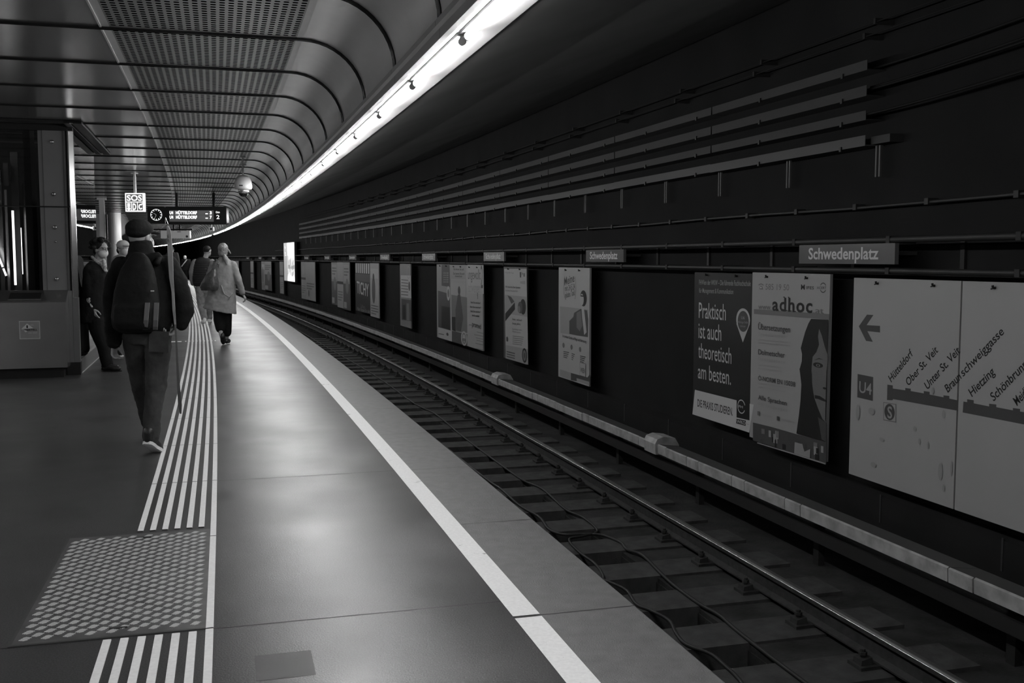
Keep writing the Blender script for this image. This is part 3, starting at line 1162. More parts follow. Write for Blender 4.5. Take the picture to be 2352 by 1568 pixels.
# strip of small snapshots along the foot
strip = [(45, 885), (320, 950), (700, 1060), (1192, 1195), (1192, 1540), (690, 1370), (370, 1265), (45, 1165)]
b.ppoly([(q[0], q[1]) for q in strip], P1, 'snapshots')
rr = random.Random(3)
for i_ in range(26):
    x_ = rr.uniform(90, 1150); f_ = x_ / 1150.0
    yt, yb = 900 + 300 * f_, 1180 + 330 * f_
    w_, h_ = rr.uniform(20, 60), rr.uniform(50, 150)
    y_ = rr.uniform(yt, max(yt + 5, yb - h_))
    b.ppoly([(x_, y_), (x_ + w_, y_ + w_ * 0.25), (x_ + w_, y_ + h_), (x_, y_ + h_ - 8)], (P0, P2, P3, P1)[i_ % 4], 'snapshots')
b.ppoly([(710, 1190), (830, 1225), (860, 1340), (950, 1300), (945, 1440), (700, 1365)], P3, 'snapshots')
b.ppoly([(120, 1195), (690, 1365), (1190, 1520), (1190, 1542), (690, 1385), (120, 1210)], P3, 'snapshots')
pins(b, [0.32, 1.08])
b.done()

# --- college poster
b = WallBoard('poster', 'dark poster with white words Praktisch ist auch theoretisch am besten', 'poster', 11.35, 9.97, -0.425, 1.335, paper(0.012), 'posters on the tunnel wall')
b.view(1590, 630, 9.227)
b.ptext('FHWien der WKW – Die führende Fachhochschule', (145, 215), (1235, 247), 108, P3, bold=0.005)
b.ptext('für Management & Kommunikation', (145, 386), (870, 417), 104, P3, bold=0.005)
b.ptext('Praktisch', (140, 920), (710, 974), 350, P5)
b.ptext('ist auch', (135, 1345), (615, 1408), 350, P5)
b.view(1560, 540, 2.9025)
b.ptext('theoretisch', (128, 815), (348, 858), 106, P5)
b.ptext('am besten.', (126, 952), (345, 998), 104, P5)
b.view(1590, 630, 9.227)
b.pell((1078, 960), 148, 242, P4, 'map_pin')
b.ppoly([(938, 1040), (1075, 1442), (1222, 1050)], P4, 'map_pin')
b.pell((1082, 995), 118, 222, P1, 'map_pin')
b.ptext('U6', (1040, 945), (1112, 950), 62, P3, 'map_pin', 0.01)
b.ptext('Währinger Straße', (972, 1030), (1182, 1040), 48, P3, 'map_pin')
b.ptext('Volksoper', (1015, 1112), (1135, 1118), 44, P3, 'map_pin')
b.view(1590, 880, 13.07)
lo = b.p(78, 935)[1]
b.poly([b.p(88, 192), b.p(1850, 640), (b.w, 0.0), (0.0, 0.0)], P5, 'footer')
b.ptext('DIE PRAXIS STUDIEREN.', (165, 690), (1222, 972), 230, P0, bold=0.012)
b.ppoly([(1342, 325), (1732, 405), (1725, 1112), (1336, 1022)], P0, 'logo')
c_ = b.p(1482, 700)
rx_ = abs(b.p(1600, 700)[0] - c_[0]); rz_ = abs(b.p(1482, 488)[1] - c_[1])
b.ring(c_[0], c_[1], rx_, rz_, 0.012, P5, 'logo', 0.35, 2 * pi - 0.45)
b.ptext('FH', (1400, 722), (1525, 752), 78, P5, 'logo', 0.01)
b.ppoly([(1335, 1062), (1618, 1122), (1610, 1278), (1330, 1202)], P0, 'logo')
b.ptext('WKO', (1345, 1182), (1605, 1245), 100, P5, 'logo', 0.015)
b.text('Wirtschaftskammer', b.p(1640, 1230), b.p(1720, 1250), 0.012, P2, 'logo')
pins(b, [0.33, 1.05], 0.03)
b.done()

# --- poster with the seated woman
b = WallBoard('poster', 'light poster with a seated woman and handwritten lettering, torn at its foot', 'poster', 16.36, 14.92, -0.515, 1.355, paper(0.23), 'posters on the tunnel wall')
b.view(1280, 600, 5.41)
b.ppoly([(33, 560), (150, 570), (380, 600), (380, 945), (40, 890)], P3)
b.ppoly([(210, 640), (290, 590), (370, 610), (385, 720), (380, 940), (240, 920), (150, 900), (150, 740), (200, 690)], P1, 'portrait')
b.ppoly([(240, 640), (290, 610), (310, 800), (280, 870), (240, 820)], P2, 'portrait')
b.pell((325, 460), 42, 100, P0, 'portrait'); b.pell((305, 475), 24, 72, P4, 'portrait')
b.ppoly([(300, 560), (330, 560), (365, 880), (335, 915), (310, 700)], P4, 'portrait')
b.ppoly([(290, 420), (325, 425), (325, 440), (290, 436)], P0, 'portrait')
b.text('Meine', b.p(92, 300), b.p(215, 250), 0.14, P1, bold=0.01)
b.text('mit 24.5.24', b.p(98, 370), b.p(222, 345), 0.10, P1)
b.text('geladen. Tank!', b.p(100, 455), b.p(222, 420), 0.10, P1)
c_ = b.p(157, 325)
b.ring(c_[0], c_[1], 0.30, 0.33, 0.012, P2, 'picture', -0.6, 0.6); b.ring(c_[0], c_[1], 0.30, 0.33, 0.012, P2, 'picture', pi - 0.6, pi + 0.6)
b.ptext('Ihr direkter Draht zu Pflege und Betreuung', (68, 940), (362, 1015), 34, P0, bold=0.01)
for x_, y_ in ((80, 1042), (180, 1066), (286, 1094)):
    b.pell((x_, y_), 14, 32, P2)
for x_, y_, w__ in ((80, 1115, 70), (182, 1140, 40), (288, 1170, 66)):
    for r_ in range(4):
        b.ppoly([(x_, y_ + r_ * 22), (x_ + w__ - 8 * r_, y_ + r_ * 22 + 14), (x_ + w__ - 8 * r_, y_ + r_ * 22 + 24), (x_, y_ + r_ * 22 + 10)], P1, 'lettering')
c_ = b.p(320, 1345)
b.rect(c_[0] - 0.13, c_[1] - 0.11, c_[0] + 0.13, c_[1] + 0.11, P2, 'logo'); b.rect(c_[0] - 0.12, c_[1] - 0.10, c_[0] + 0.12, c_[1] + 0.10, paper(0.23), 'logo')
b.text('WIEN', (c_[0] - 0.10, c_[1] - 0.05), (c_[0] + 0.10, c_[1] - 0.05), 0.08, P1, 'logo', 0.02)
b.ppoly([(38, 1338), (175, 1385), (175, 1475), (40, 1425)], P3)
b.ppoly([(175, 1385), (380, 1442), (412, 1400), (412, 1540), (260, 1490), (175, 1475)], P1)
b.ppoly([(245, 1450), (400, 1495), (405, 1535), (250, 1490)], P3)
pins(b, [0.38, 1.02])
b.done()

# --- camera ring poster
b = WallBoard('poster', 'light poster with a dark diagonal arrow and a dark round machine part', 'poster', 19.62, 18.13, -0.495, 1.34, P1, 'posters on the tunnel wall')
b.view(1000, 600, 6.271)
b.ppoly([(992, 108), (1312, 108), (1338, 1488), (1015, 1395)], paper(0.23), 'sheet')
b.ppoly([(1004, 480), (1315, 510), (1325, 800), (1010, 750)], P3)
b.ppoly([(1008, 750), (1145, 590), (1148, 690), (1008, 862)], P0)
b.ppoly([(1040, 490), (1090, 510), (1140, 580), (1095, 612)], P1)
b.pell((1262, 655), 42, 112, P0); b.pell((1222, 665), 34, 85, P1); b.pell((1205, 690), 20, 50, P2)
b.ptext('die große Frage', (1008, 168), (1130, 176), 22, P2)
b.ppoly([(1215, 155), (1238, 155), (1238, 232), (1218, 232)], P1, 'logo'); b.ppoly([(1240, 150), (1262, 178), (1242, 205), (1250, 178)], P1, 'logo')
b.ppoly([(1266, 170), (1292, 172), (1292, 222), (1268, 220)], P2, 'logo'); b.ppoly([(1222, 290), (1295, 280), (1295, 330), (1225, 318)], P3, 'logo')
b.ptext('Wir bewerten Ihre Systeme', (1010, 378), (1225, 392), 30, P1, bold=0.008)
b.ptext('für Ihre Haustechnik', (1012, 428), (1190, 440), 24, P2)
b.ptext('Sicher, weil auch', (1110, 845), (1250, 862), 30, P1, bold=0.006); b.ptext('Energie geführt.', (1112, 905), (1230, 920), 30, P1, bold=0.006)
b.ptext('Nachhaltig heizen,', (1112, 985), (1255, 1000), 24, P2); b.ptext('Wärme sparen', (1112, 1020), (1230, 1036), 24, P2)
for r_ in range(5):
    b.ppoly([(1115, 1070 + r_ * 28), (1275 - r_ * 6, 1090 + r_ * 28), (1275 - r_ * 6, 1098 + r_ * 28), (1115, 1078 + r_ * 28)], P2, 'lettering')
b.ppoly([(1020, 1205), (1335, 1265), (1338, 1488), (1015, 1395)], P3)
for r_ in range(3):
    b.ppoly([(1030, 1290 + r_ * 35), (1150, 1320 + r_ * 35), (1150, 1336 + r_ * 35), (1030, 1304 + r_ * 35)], P1, 'lettering')
b.pell((1288, 1355), 36, 105, P0, 'seal'); b.pell((1288, 1355), 25, 78, P2, 'seal'); b.pell((1288, 1355), 12, 38, P1, 'seal')
b.ppoly([(1025, 1095), (1040, 1080), (1052, 1100), (1052, 1155), (1028, 1150)], P1, 'logo')
pins(b, [0.35, 1.1])
b.done()

# --- group of three posters
b = WallBoard('poster', 'grey poster with pale handwriting and a question mark, right one of three', 'poster', 22.59, 21.17, -0.50, 1.35, paper(0.20), 'posters on the tunnel wall')
b.view(1000, 600, 6.271)
b.ppoly([(460, 45), (692, 55), (698, 470), (465, 455)], paper(0.23))
b.text('ungewollt', b.p(470, 255), b.p(650, 262), 0.24, P1)
b.text('2', b.p(655, 385), b.p(684, 385), 0.52, P1)
b.text('schwanger?', b.p(475, 445), b.p(662, 455), 0.24, P3, bold=0.01)
b.ppoly([(608, 455), (614, 455), (614, 545), (609, 545)], P1)
for y_, a_, c_ in ((600, 510, 650), (665, 500, 658), (728, 508, 650), (788, 528, 636)):
    b.ptext('Sind Sie unsicher?', (a_, y_), (c_, y_ + 14), 26, P0, bold=0.02)
b.ptext('www.', (485, 918), (525, 925), 20, P1); b.ptext('promed', (530, 935), (660, 975), 74, P1, bold=0.03)
for y_, a_ in ((1010, 600), (1050, 560), (1095, 585), (1130, 595), (1175, 580), (1250, 580)):
    b.ppoly([(a_, y_), (690, y_ + 24), (690, y_ + 34), (a_, y_ + 8)], P2, 'lettering')
pins(b, [0.35, 1.0])
b.done()
b = WallBoard('poster', 'grey poster with a figure and a round white seal, middle one of three', 'poster', 24.02, 22.61, -0.50, 1.355, paper(0.20), 'posters on the tunnel wall')
b.view(1000, 600, 6.271)
b.ppoly([(212, 50), (452, 50), (455, 260), (214, 250)], P3)
for y_, a_, c_ in ((125, 262, 410), (188, 258, 418), (225, 285, 385)):
    b.ptext('Das kennen Sie auch', (a_, y_), (c_, y_ + 4), 30, P0, bold=0.02)
b.ptext('KOSTENLOSEN', (232, 300), (430, 318), 34, P3)
b.ppoly([(230, 480), (456, 520), (460, 1030), (300, 1010), (240, 980)], P2)
b.pell((343, 420), 18, 62, P1, 'portrait')
b.ppoly([(325, 480), (358, 480), (380, 640), (400, 820), (370, 1010), (300, 990), (290, 700)], P1, 'portrait')
b.ppoly([(240, 800), (292, 800), (294, 1010), (240, 990)], P0)
b.ppoly([(240, 1000), (460, 1050), (460, 1222), (240, 1155)], P1)
b.pell((414, 1110), 44, 105, paper(0.23), 'seal'); b.pell((414, 1110), 30, 78, P2, 'seal'); b.pell((414, 1110), 22, 62, paper(0.23), 'seal')
b.ptext('FFI', (395, 1155), (435, 1165), 50, P0, 'seal', 0.02)
pins(b, [0.35, 1.0])
b.done()
b = WallBoard('poster', 'dark picture poster with a white foot, left one of three', 'poster', 25.45, 24.04, -0.51, 1.36, paper(0.16), 'posters on the tunnel wall')
b.view(1000, 600, 6.271)
b.ppoly([(90, 50), (205, 50), (208, 370), (90, 350)], P1)
for i_ in range(5):
    b.ptext('Lernen heißt', (115, 175 + i_ * 32), (190, 178 + i_ * 32), 22, P3, bold=0.02)
b.ppoly([(38, 420), (208, 470), (216, 995), (42, 945)], P1); b.ppoly([(90, 640), (205, 660), (214, 990), (90, 950)], P0)
b.pell((187, 460), 24, 105, P4); b.pell((187, 460), 14, 60, P2)
b.ppoly([(42, 950), (238, 1002), (240, 1155), (45, 1095)], paper(0.23))
b.ppoly([(50, 1035), (125, 1050), (125, 1060), (50, 1045)], P1, 'lettering'); b.pell((175, 1050), 16, 24, P1, 'logo')
pins(b, [0.4, 1.05])
b.done()

# --- single poster with a logo square
b = WallBoard('poster', 'narrow looking grey poster with a dark photo at its foot, standing alone', 'poster', 30.05, 28.58, -0.50, 1.35, paper(0.12), 'posters on the tunnel wall')
b.view(600, 500, 5.6)
b.ppoly([(1795, 738), (1925, 742), (1930, 1035), (1800, 1020)], P4)
c_ = b.p(1893, 702)
b.ring(c_[0], c_[1], 0.22, 0.18, 0.02, P3, 'logo')
for i_ in range(6):
    b.ppoly([(1802, 790 + i_ * 38), (1890, 800 + i_ * 38), (1890, 810 + i_ * 38), (1802, 800 + i_ * 38)], P1, 'lettering')
b.pell((1905, 880), 12, 60, P1)
b.ppoly([(1802, 1040), (1930, 1060), (1928, 1330), (1806, 1310)], P1); b.ppoly([(1820, 1120), (1858, 1120), (1860, 1310), (1822, 1300)], P0)
b.ppoly([(1870, 1100), (1900, 1100), (1905, 1320), (1872, 1315)], P2)
b.done()

# --- wide dark poster and its pale neighbour
b = WallBoard('poster', 'wide black poster with tall white capitals under white stripes', 'poster', 37.8, 34.93, -0.42, 1.345, paper(0.008), 'posters on the tunnel wall')
for i_ in range(7):
    b.rect(0.12 + i_ * 0.40, 1.40, 0.34 + i_ * 0.40, 1.75, P5)
b.rect(0, 1.10, b.w, 1.37, P1)
b.text('TICHY', (0.30, 0.66), (2.6, 0.60), 0.46, P5, bold=0.01)
b.text('Leben', (1.05, 0.16), (1.9, 0.13), 0.15, P2)
b.text('Mehr Eiszeit für alle!', (0.35, -0.0 + 0.02), (2.8, 0.02), 0.13, P3)
b.done()
SIMPLE = [
    (34.91, 33.38, 1.35, -0.48, 0.20, 'pale poster with a dark figure, right next to the wide black poster', 0),
    (40.45, 39.02, 1.36, -0.50, 0.14, 'grey poster with a dark lower half, right one of the second group of three', 1),
    (41.87, 40.47, 1.36, -0.48, 0.17, 'grey poster with a pale column of print, middle of the second group of three', 2),
    (43.30, 41.89, 1.35, -0.42, 0.13, 'grey poster with a dark band, left one of the second group of three', 1),
    (50.70, 47.85, 1.345, -0.50, 0.17, 'wide grey poster with a small dark oval, right of the lit billboard', 3),
    (52.15, 50.72, 1.345, -0.50, 0.15, 'narrow grey poster with a dark line, between lit billboard and wide poster', 2),
    (59.95, 58.55, 1.33, -0.49, 0.16, 'dim poster just left of the lit billboard', 2),
    (66.3, 63.5, 1.33, -0.48, 0.17, 'wide dim poster, second to the left of the lit billboard', 1),
    (67.75, 66.33, 1.33, -0.50, 0.14, 'narrow dim poster joined to the left of the wide dim one', 0),
    (73.0, 71.6, 1.33, -0.50, 0.15, 'dim poster beside the sleeve of the pale coat, fourth left of the billboard', 2),
    (82.0, 79.2, 1.33, -0.50, 0.17, 'far dim wide poster, close to the shoulder of the pale coat', 3),
    (90.0, 87.2, 1.33, -0.50, 0.15, 'farthest dim poster, at the very edge of the pale coat', 1),
]
for sl, sr, z1, z0, v, lab, kind in SIMPLE:
    b = WallBoard('poster', lab, 'poster', sl, sr, z0, z1, paper(v), 'posters on the tunnel wall')
    w, h = b.w, b.h
    if kind == 0:
        b.rect(0.1, h * 0.72, w - 0.1, h * 0.9, P4); b.ell(w * 0.4, h * 0.5, w * 0.2, h * 0.25, P1, 'portrait'); b.ell(w * 0.4, h * 0.74, w * 0.1, h * 0.07, P0, 'portrait')
        b.bars(0.15, h * 0.2, w - 0.15, 4, 0.09, 0.035, P1)
    elif kind == 1:
        b.rect(0, 0, w, h * 0.55, P1); b.rect(0.1, h * 0.6, w - 0.1, h * 0.95, P3); b.rect(0.1, 0.06, w * 0.5, 0.3, P3); b.ell(w * 0.6, h * 0.5, w * 0.22, h * 0.16, P2)
        b.bars(0.2, h * 0.85, w - 0.2, 3, 0.12, 0.05, P1)
    elif kind == 2:
        b.rect(0.1, h * 0.1, w - 0.1, h * 0.4, P3); b.rect(0, h * 0.52, w, h * 0.58, P0); b.bars(0.15, h * 0.34, w - 0.15, 4, 0.11, 0.04, P1); b.ell(w * 0.5, h * 0.78, w * 0.25, h * 0.12, P3)
    else:
        b.rect(0.1, h * 0.5, w - 0.1, h * 0.95, P3); b.ell(w * 0.33, h * 0.18, 0.14, 0.17, P0); b.rect(w * 0.52, 0.05, w * 0.53, h * 0.5, P1); b.bars(0.3, h * 0.42, w - 0.3, 3, 0.12, 0.05, P1)
    b.done()

# --- backlit city billboard
M_LIT = mat('backlit_sheet', 0.6, 0.4, emit=1.0, estr=0.86)
M_LIT2 = mat('backlit_grey', 0.3, 0.4, emit=0.30, estr=0.85)
M_LIT3 = mat('backlit_dark', 0.08, 0.4, emit=0.06, estr=0.9)
M_LIT4 = mat('backlit_mid', 0.3, 0.4, emit=0.5, estr=0.9)
b = WallBoard('lit_billboard', 'glowing white billboard with a church spire above a crowd', 'billboard', 57.7, 53.85, 0.265, 2.39, M_BOARDB, d=5.50, thick=0.12, part='housing')
w, h = b.w, b.h
b.rect(0.03, 0.03, w - 0.03, h - 0.03, M_LIT, 'lit_sheet')
b.rect(0.03, 0.03, w * 0.34, h - 0.03, M_LIT2, 'side_panel')
b.text('1.', (0.5, h * 0.85), (0.85, h * 0.85), 0.14, M_LIT, 'side_panel', 0.02)
b.text('2.', (0.45, h * 0.66), (0.95, h * 0.66), 0.2, M_LIT, 'side_panel', 0.02)
b.poly([(w * 0.80, h * 0.45), (w * 0.835, h * 0.93), (w * 0.87, h * 0.45)], M_LIT4, 'skyline')
rr = random.Random(5)
for i_ in range(14):
    x_ = w * (0.35 + 0.046 * i_)
    b.rect(x_, h * 0.33, x_ + w * 0.04, h * rr.uniform(0.4, 0.62) if i_ not in (0, 1) else h * 0.66, (M_LIT4, M_LIT2)[i_ % 2], 'skyline')
for i_ in range(38):
    x_ = w * rr.uniform(0.36, 0.95); z_ = h * rr.uniform(0.12, 0.33)
    if abs(x_ - w * 0.5) < 0.25 and z_ < h * 0.2:
        continue
    b.rect(x_, z_, x_ + 0.09, z_ + 0.22, (M_LIT3, M_LIT2)[i_ % 2], 'crowd')
b.rect(w * 0.36, 0.03, w - 0.05, h * 0.12, M_LIT, 'lit_sheet')
b.done()

# --- station name signs in the band between the pipes
M_SIGN = mat('sign_enamel', 0.085, 0.13, spec=0.7)
M_SIGNT = mat('sign_letters', 0.30, 0.3)
for i_ in range(12):
    sl = 8.96 + 5.965 * i_
    near = ['large sign Schwedenplatz above the gap between the half face poster and the line map', 'station name sign Schwedenplatz above the poster with the seated woman',
            'station name sign Schwedenplatz above the group of three posters', 'station name sign left of the three posters with a bright curved glint'][i_] if i_ < 4 else \
        'small distant station name sign, %s from the right on the far wall' % nth(i_ + 1)
    b = WallBoard('station_sign', near, 'sign', sl, sl - 1.48, 1.452, 1.634, M_SIGN, 'station name signs on the tunnel wall', d=5.52, thick=0.04)
    b.text('Schwedenplatz', (0.17, 0.045), (1.27, 0.045), 0.112, M_SIGNT, bold=0.02)
    m = MB()
    m.box(0.1, 0.16, 0.04, 0.33, 0.08, 0.11); m.box(1.3, 1.36, 0.04, 0.33, 0.08, 0.11)
    m.build('bracket', M_DARK, b.root)
    b.done()
# ------------------------------------------------------------------ column, post and stair wall on the left
M_CLAD = mat('satin_column_cladding', 0.55, 0.38, metal=0.7)
M_PALE = mat('pale_wall_panel', 0.42, 0.45, noise=0.06, nscale=2)
col = empty('column', W(40.2, -2.87, 0), 0, 'round metal clad column behind the woman with the mask', 'column')
m = MB(); m.tube([(0, 0, 0), (0, 0, 2.02)], 0.27, 32); m.build('lower_cladding', M_CLAD, col, smooth=False)
m = MB(); m.tube([(0, 0, 2.03), (0, 0, ZC)], 0.265, 32); m.build('upper_cladding', M_CLAD, col)
loc, rz = frame(31.0, -2.74)
ps = empty('post', loc, rz, 'slim pale post between the lift glass and the round column', 'post')
m = MB(); m.box(-0.07, 0.07, -0.07, 0.07, 0, ZC); m.build('shaft', mat('pale_post', 0.5, 0.35, metal=0.3), ps)
m = MB(); m.box(-0.12, 0.12, -0.12, 0.12, ZC - 0.05, ZC - 0.002); m.build('cap', M_TRIM, ps)
m = MB(); m.box(0.09, 0.13, -0.1, 0.1, 2.05, 2.75); m.build('side_box', M_BLACK, ps)
m = MB()
prof = [(-2.50 - 0.45 * sin(pi / 2 * i / 8), 2.75 + 0.449 * cos(pi / 2 * i / 8)) for i in range(9)]
sweep(m, prof + [(-2.96, 2.70), (-2.96, 0.0), (-3.3, 0.0), (-3.3, ZC)], 41.5, 92, closed=True)
lw = tag(m.build('wall_left', M_PALE), kind='structure')
m = MB()
for k in range(30):
    s = RIB0 + (24 + k) * RIB
    sweep(m, [(q[0] + 0.004, q[1] - 0.004) for q in prof], s - 0.02, s + 0.02)
    sweep(m, [(-2.955, 2.70), (-2.955, 0.0)], s - 0.008, s + 0.008)
m.build('joint_strip', M_GASKET, lw)
m = MB()
sweep(m, [(-8.5, 0), (-8.5, 4.4)], 41.0, 41.1); sweep(m, [(-8.5, 4.4), (-3.2, 4.4), (-3.2, 0), (-8.5, 0)], 41.4, 41.5, closed=True)
tag(m.build('wall_back', M_PALE), kind='structure')
m = MB()
sweep(m, [(-3.3, 0), (-3.3, 4.4), (5.8, 4.4), (5.8, -1.6), (-3.3, -1.6)], S_B - 0.2, S_B, closed=True)
tag(m.build('wall_end', M_CONC), kind='structure')
bl = empty('glow_strip', W(57, -2.90, 0), 0, 'bright vertical light strip on the stair wall beside the capped man\'s ear', 'lamp')
bl.rotation_euler = (0, 0, TH0 + 57 / R0)
m = MB(); m.box(-0.05, 0.0, -0.35, 0.35, 1.3, 2.55); m.build('housing', M_TRIM, bl)
m = MB(); m.box(0.0, 0.01, -0.30, 0.30, 1.35, 2.5); m.build('glow_face', mat('strip_glow', 0.8, 0.4, emit=1.0, estr=1.6), bl)  # emissive face that makes the strip bright

# ------------------------------------------------------------------ lift enclosure
loc, rz = frame(14.15, -1.77)
lf = empty('lift_enclosure', loc, rz, 'glass and steel lift enclosure at the left edge of the picture', 'lift')


def part(name, mt, fn, parent=lf, smooth=False):
    m = MB(); fn(m)
    return m.build(name, mt, parent, smooth)


part('corner_post', M_STEEL, lambda m: m.rings([[Vector((a, b_, z)) for a, b_ in ((-0.066, 0.0), (-0.05, 0.0), (0.0, 0.05), (0.0, 0.12), (-0.066, 0.12))] for z in (0.165, 3.14)]))
part('lower_post', mat('post_cover', 0.13, 0.45, metal=0.4), lambda m: (m.box(-0.15, -0.07, -0.01, 0.1, 0.165, 1.09), m.box(-0.068, 0.001, -0.004, 0.12, 0.165, 1.0)))
part('corner_groove', M_BLACK, lambda m: m.box(-0.09, -0.065, 0.03, 0.10, 0.165, 3.14))
part('corner_groove', M_STEELD, lambda m: m.box(-0.115, -0.09, 0.01, 0.10, 0.165, 3.14))
part('post_base', M_BLACK, lambda m: m.box(-0.16, 0.003, -0.003, 0.14, 0.0, 0.165))
pp = part('pillar_panel', mat('dark_satin_panel', 0.16, 0.45, metal=0.4, noise=0.05, nscale=3), lambda m: (m.box(-0.36, -0.118, 0.03, 0.12, 0.9, 3.14), m.box(-0.415, -0.363, 0.045, 0.12, 0.9, 3.14)))
for z in (2.98, 2.32, 1.90, 1.24):
    o = part('bolt', M_STEEL, lambda m: (m.ell((-0.245, 0.02, z), 0.026, 0.02, 0.026)), pp, True)
o = part('bolt', M_STEEL, lambda m: m.ell((-0.245, 0.025, 1.72), 0.013, 0.01, 0.013), pp, True)
part('front_glass', M_GLASS, lambda m: m.box(-2.4, -0.415, 0.05, 0.056, 1.05, 3.12))
part('glass_joint', M_BLACK, lambda m: m.box(-2.4, -0.05, -0.004, 0.03, 2.155, 2.168))
part('shaft_lining', M_DARK, lambda m: (m.box(-2.4, -0.1, 2.35, 2.4, 0.1, 3.18), m.box(-0.6, -0.52, 0.14, 0.5, 0.1, 3.18)))
cab = part('control_cabinet', M_STEEL, lambda m: (m.prism([(-0.30, 0.13), (-0.30, 0.955), (-0.27, 0.965), (0.0, 1.10), (0.045, 1.10), (0.045, 0.13)], -2.4, -0.115, M=Matrix.Rotation(-pi / 2, 4, 'Z') @ Matrix.Scale(1, 4) if False else Matrix(((0, 1, 0, 0), (1, 0, 0, 0), (0, 0, 1, 0), (0, 0, 0, 1))))))
part('cabinet_base', M_BLACK, lambda m: m.box(-2.4, -0.17, -0.24, 0.04, 0.0, 0.13))
ang = math.atan2(0.135, 0.27)
Mr = Matrix.Translation((0, -0.27, 0.965)) @ Matrix.Rotation(ang, 4, 'X')
part('slot', M_BLACK, lambda m: m.box(-0.78, -0.42, 0.07, 0.23, -0.004, 0.003, M=Mr), cab)
part('slot', M_BLACK, lambda m: m.box(-1.30, -1.02, 0.07, 0.23, -0.004, 0.003, M=Mr), cab)
part('slot_lip', M_STEEL, lambda m: (m.box(-0.79, -0.41, 0.05, 0.068, 0.0, 0.008, M=Mr), m.box(-2.4, -0.30, -0.0, 0.012, 0.0, 0.006, M=Mr)), cab)
# maker's sticker on the cabinet front
bpy.context.view_layer.update()
stk = Board('sticker', None, None, (-0.655, -0.302, 0.50), 0, 0.235, 0.225, mat('sticker_grey', 0.20, 0.5), thick=0.002, part='sheet')
stk.root.parent = lf
for k_ in ('label', 'category', 'group'):
    if k_ in stk.root:
        del stk.root[k_]
S1, S2 = mat('sticker_pale', 0.45, 0.5), P0
for a in ((0, 0, .235, .006), (0, .219, .235, .225), (0, 0, .006, .225), (.229, 0, .235, .225)):
    stk.rect(*a, S1, 'border')
stk.poly([(0.02, 0.125), (0.09, 0.195), (0.16, 0.135), (0.02, 0.125)], S1, 'logo')
stk.poly([(0.035, 0.122), (0.07, 0.085), (0.09, 0.095), (0.06, 0.125)], S1, 'logo')
stk.text('1', (0.082, 0.138), (0.098, 0.138), 0.035, S2, 'logo', 0.03)
stk.text('FREISTELL', (0.05, 0.105), (0.205, 0.105), 0.022, S2, 'lettering', 0.02)
stk.text('oder sonst', (0.10, 0.07), (0.20, 0.072), 0.014, S1, 'lettering', 0.01)
stk.text('bitte', (0.13, 0.17), (0.165, 0.17), 0.012, S1, 'lettering', 0.01)
stk.done()
# guide rails, ropes and machinery seen through the glass
M_BRIGHT = mat('bright_steel', 0.75, 0.25, metal=0.9)
for i_, (x, wd, y, mt) in enumerate(((-0.60, 0.05, 0.5, M_BLACK), (-0.72, 0.04, 0.9, M_STEEL), (-0.80, 0.09, 0.7, M_STEELD), (-0.90, 0.03, 0.6, M_BRIGHT), (-0.97, 0.05, 0.6, M_STEEL), (-1.10, 0.10, 0.8, M_BLACK), (-1.24, 0.03, 0.6, M_BRIGHT), (-1.33, 0.06, 0.9, M_STEELD), (-1.45, 0.04, 0.7, M_STEEL), (-1.6, 0.08, 0.8, M_STEELD))):
    part('guide_rail', mt, lambda m: m.box(x - wd / 2, x + wd / 2, y - 0.03, y + 0.03, 0.2, 2.4 + 0.25 * ((i_ * 7) % 3)))
part('machine_frame', M_STEELD, lambda m: (m.box(-1.7, -0.95, 0.6, 0.66, 2.58, 2.66), m.box(-1.16, -1.08, 0.55, 0.62, 2.4, 3.1), m.box(-1.5, -0.7, 0.7, 0.74, 2.50, 2.53), m.box(-0.92, -0.86, 0.6, 0.66, 2.45, 2.75)))
part('pulley', M_BRIGHT, lambda m: (m.tube([(-1.13, 0.5, 2.58), (-1.13, 0.56, 2.58)], 0.075, 20), m.tube([(-1.25, 0.5, 2.25), (-1.25, 0.56, 2.25)], 0.05, 16), m.box(-1.45, -1.30, 0.5, 0.56, 2.28, 2.4), m.box(-1.42, -1.28, 0.5, 0.56, 2.15, 2.24)))
part('strut', M_STEEL, lambda m: m.tube([(-1.17, 0.4, 3.10), (-0.98, 0.5, 2.97)], 0.018, 8))
M_LIFTGLOW = mat('lift_added_glow', 0.8, 0.4, emit=1.0, estr=5.0)
part('added_shaft_streak', M_LIFTGLOW, lambda m: (m.box(-0.80, -0.775, 0.35, 0.37, 1.16, 2.12), m.box(-0.70, -0.692, 0.35, 0.36, 1.3, 1.9)))  # glowing bars added to brighten the shaft with vertical streaks
part('lamp_reflection_line', M_LIFTGLOW, lambda m: [m.tube([Vector((-1.12, 0.4, 1.95)).lerp(Vector((-0.90, 0.4, 1.28)), a), Vector((-1.12, 0.4, 1.95)).lerp(Vector((-0.90, 0.4, 1.28)), b)], 0.012, 8) for a, b in ((0.0, 0.24), (0.28, 0.42), (0.45, 0.83), (0.86, 1.0))])  # reflection of the lamp row in the glass, built as glowing tubes
part('added_fill_light', mat('added_fill_glow', 0.8, 0.4, emit=1.0, estr=14.0), lambda m: m.box(-1.5, -1.0, 0.3, 0.36, 3.0, 3.03))  # light bar added to brighten the lift machinery
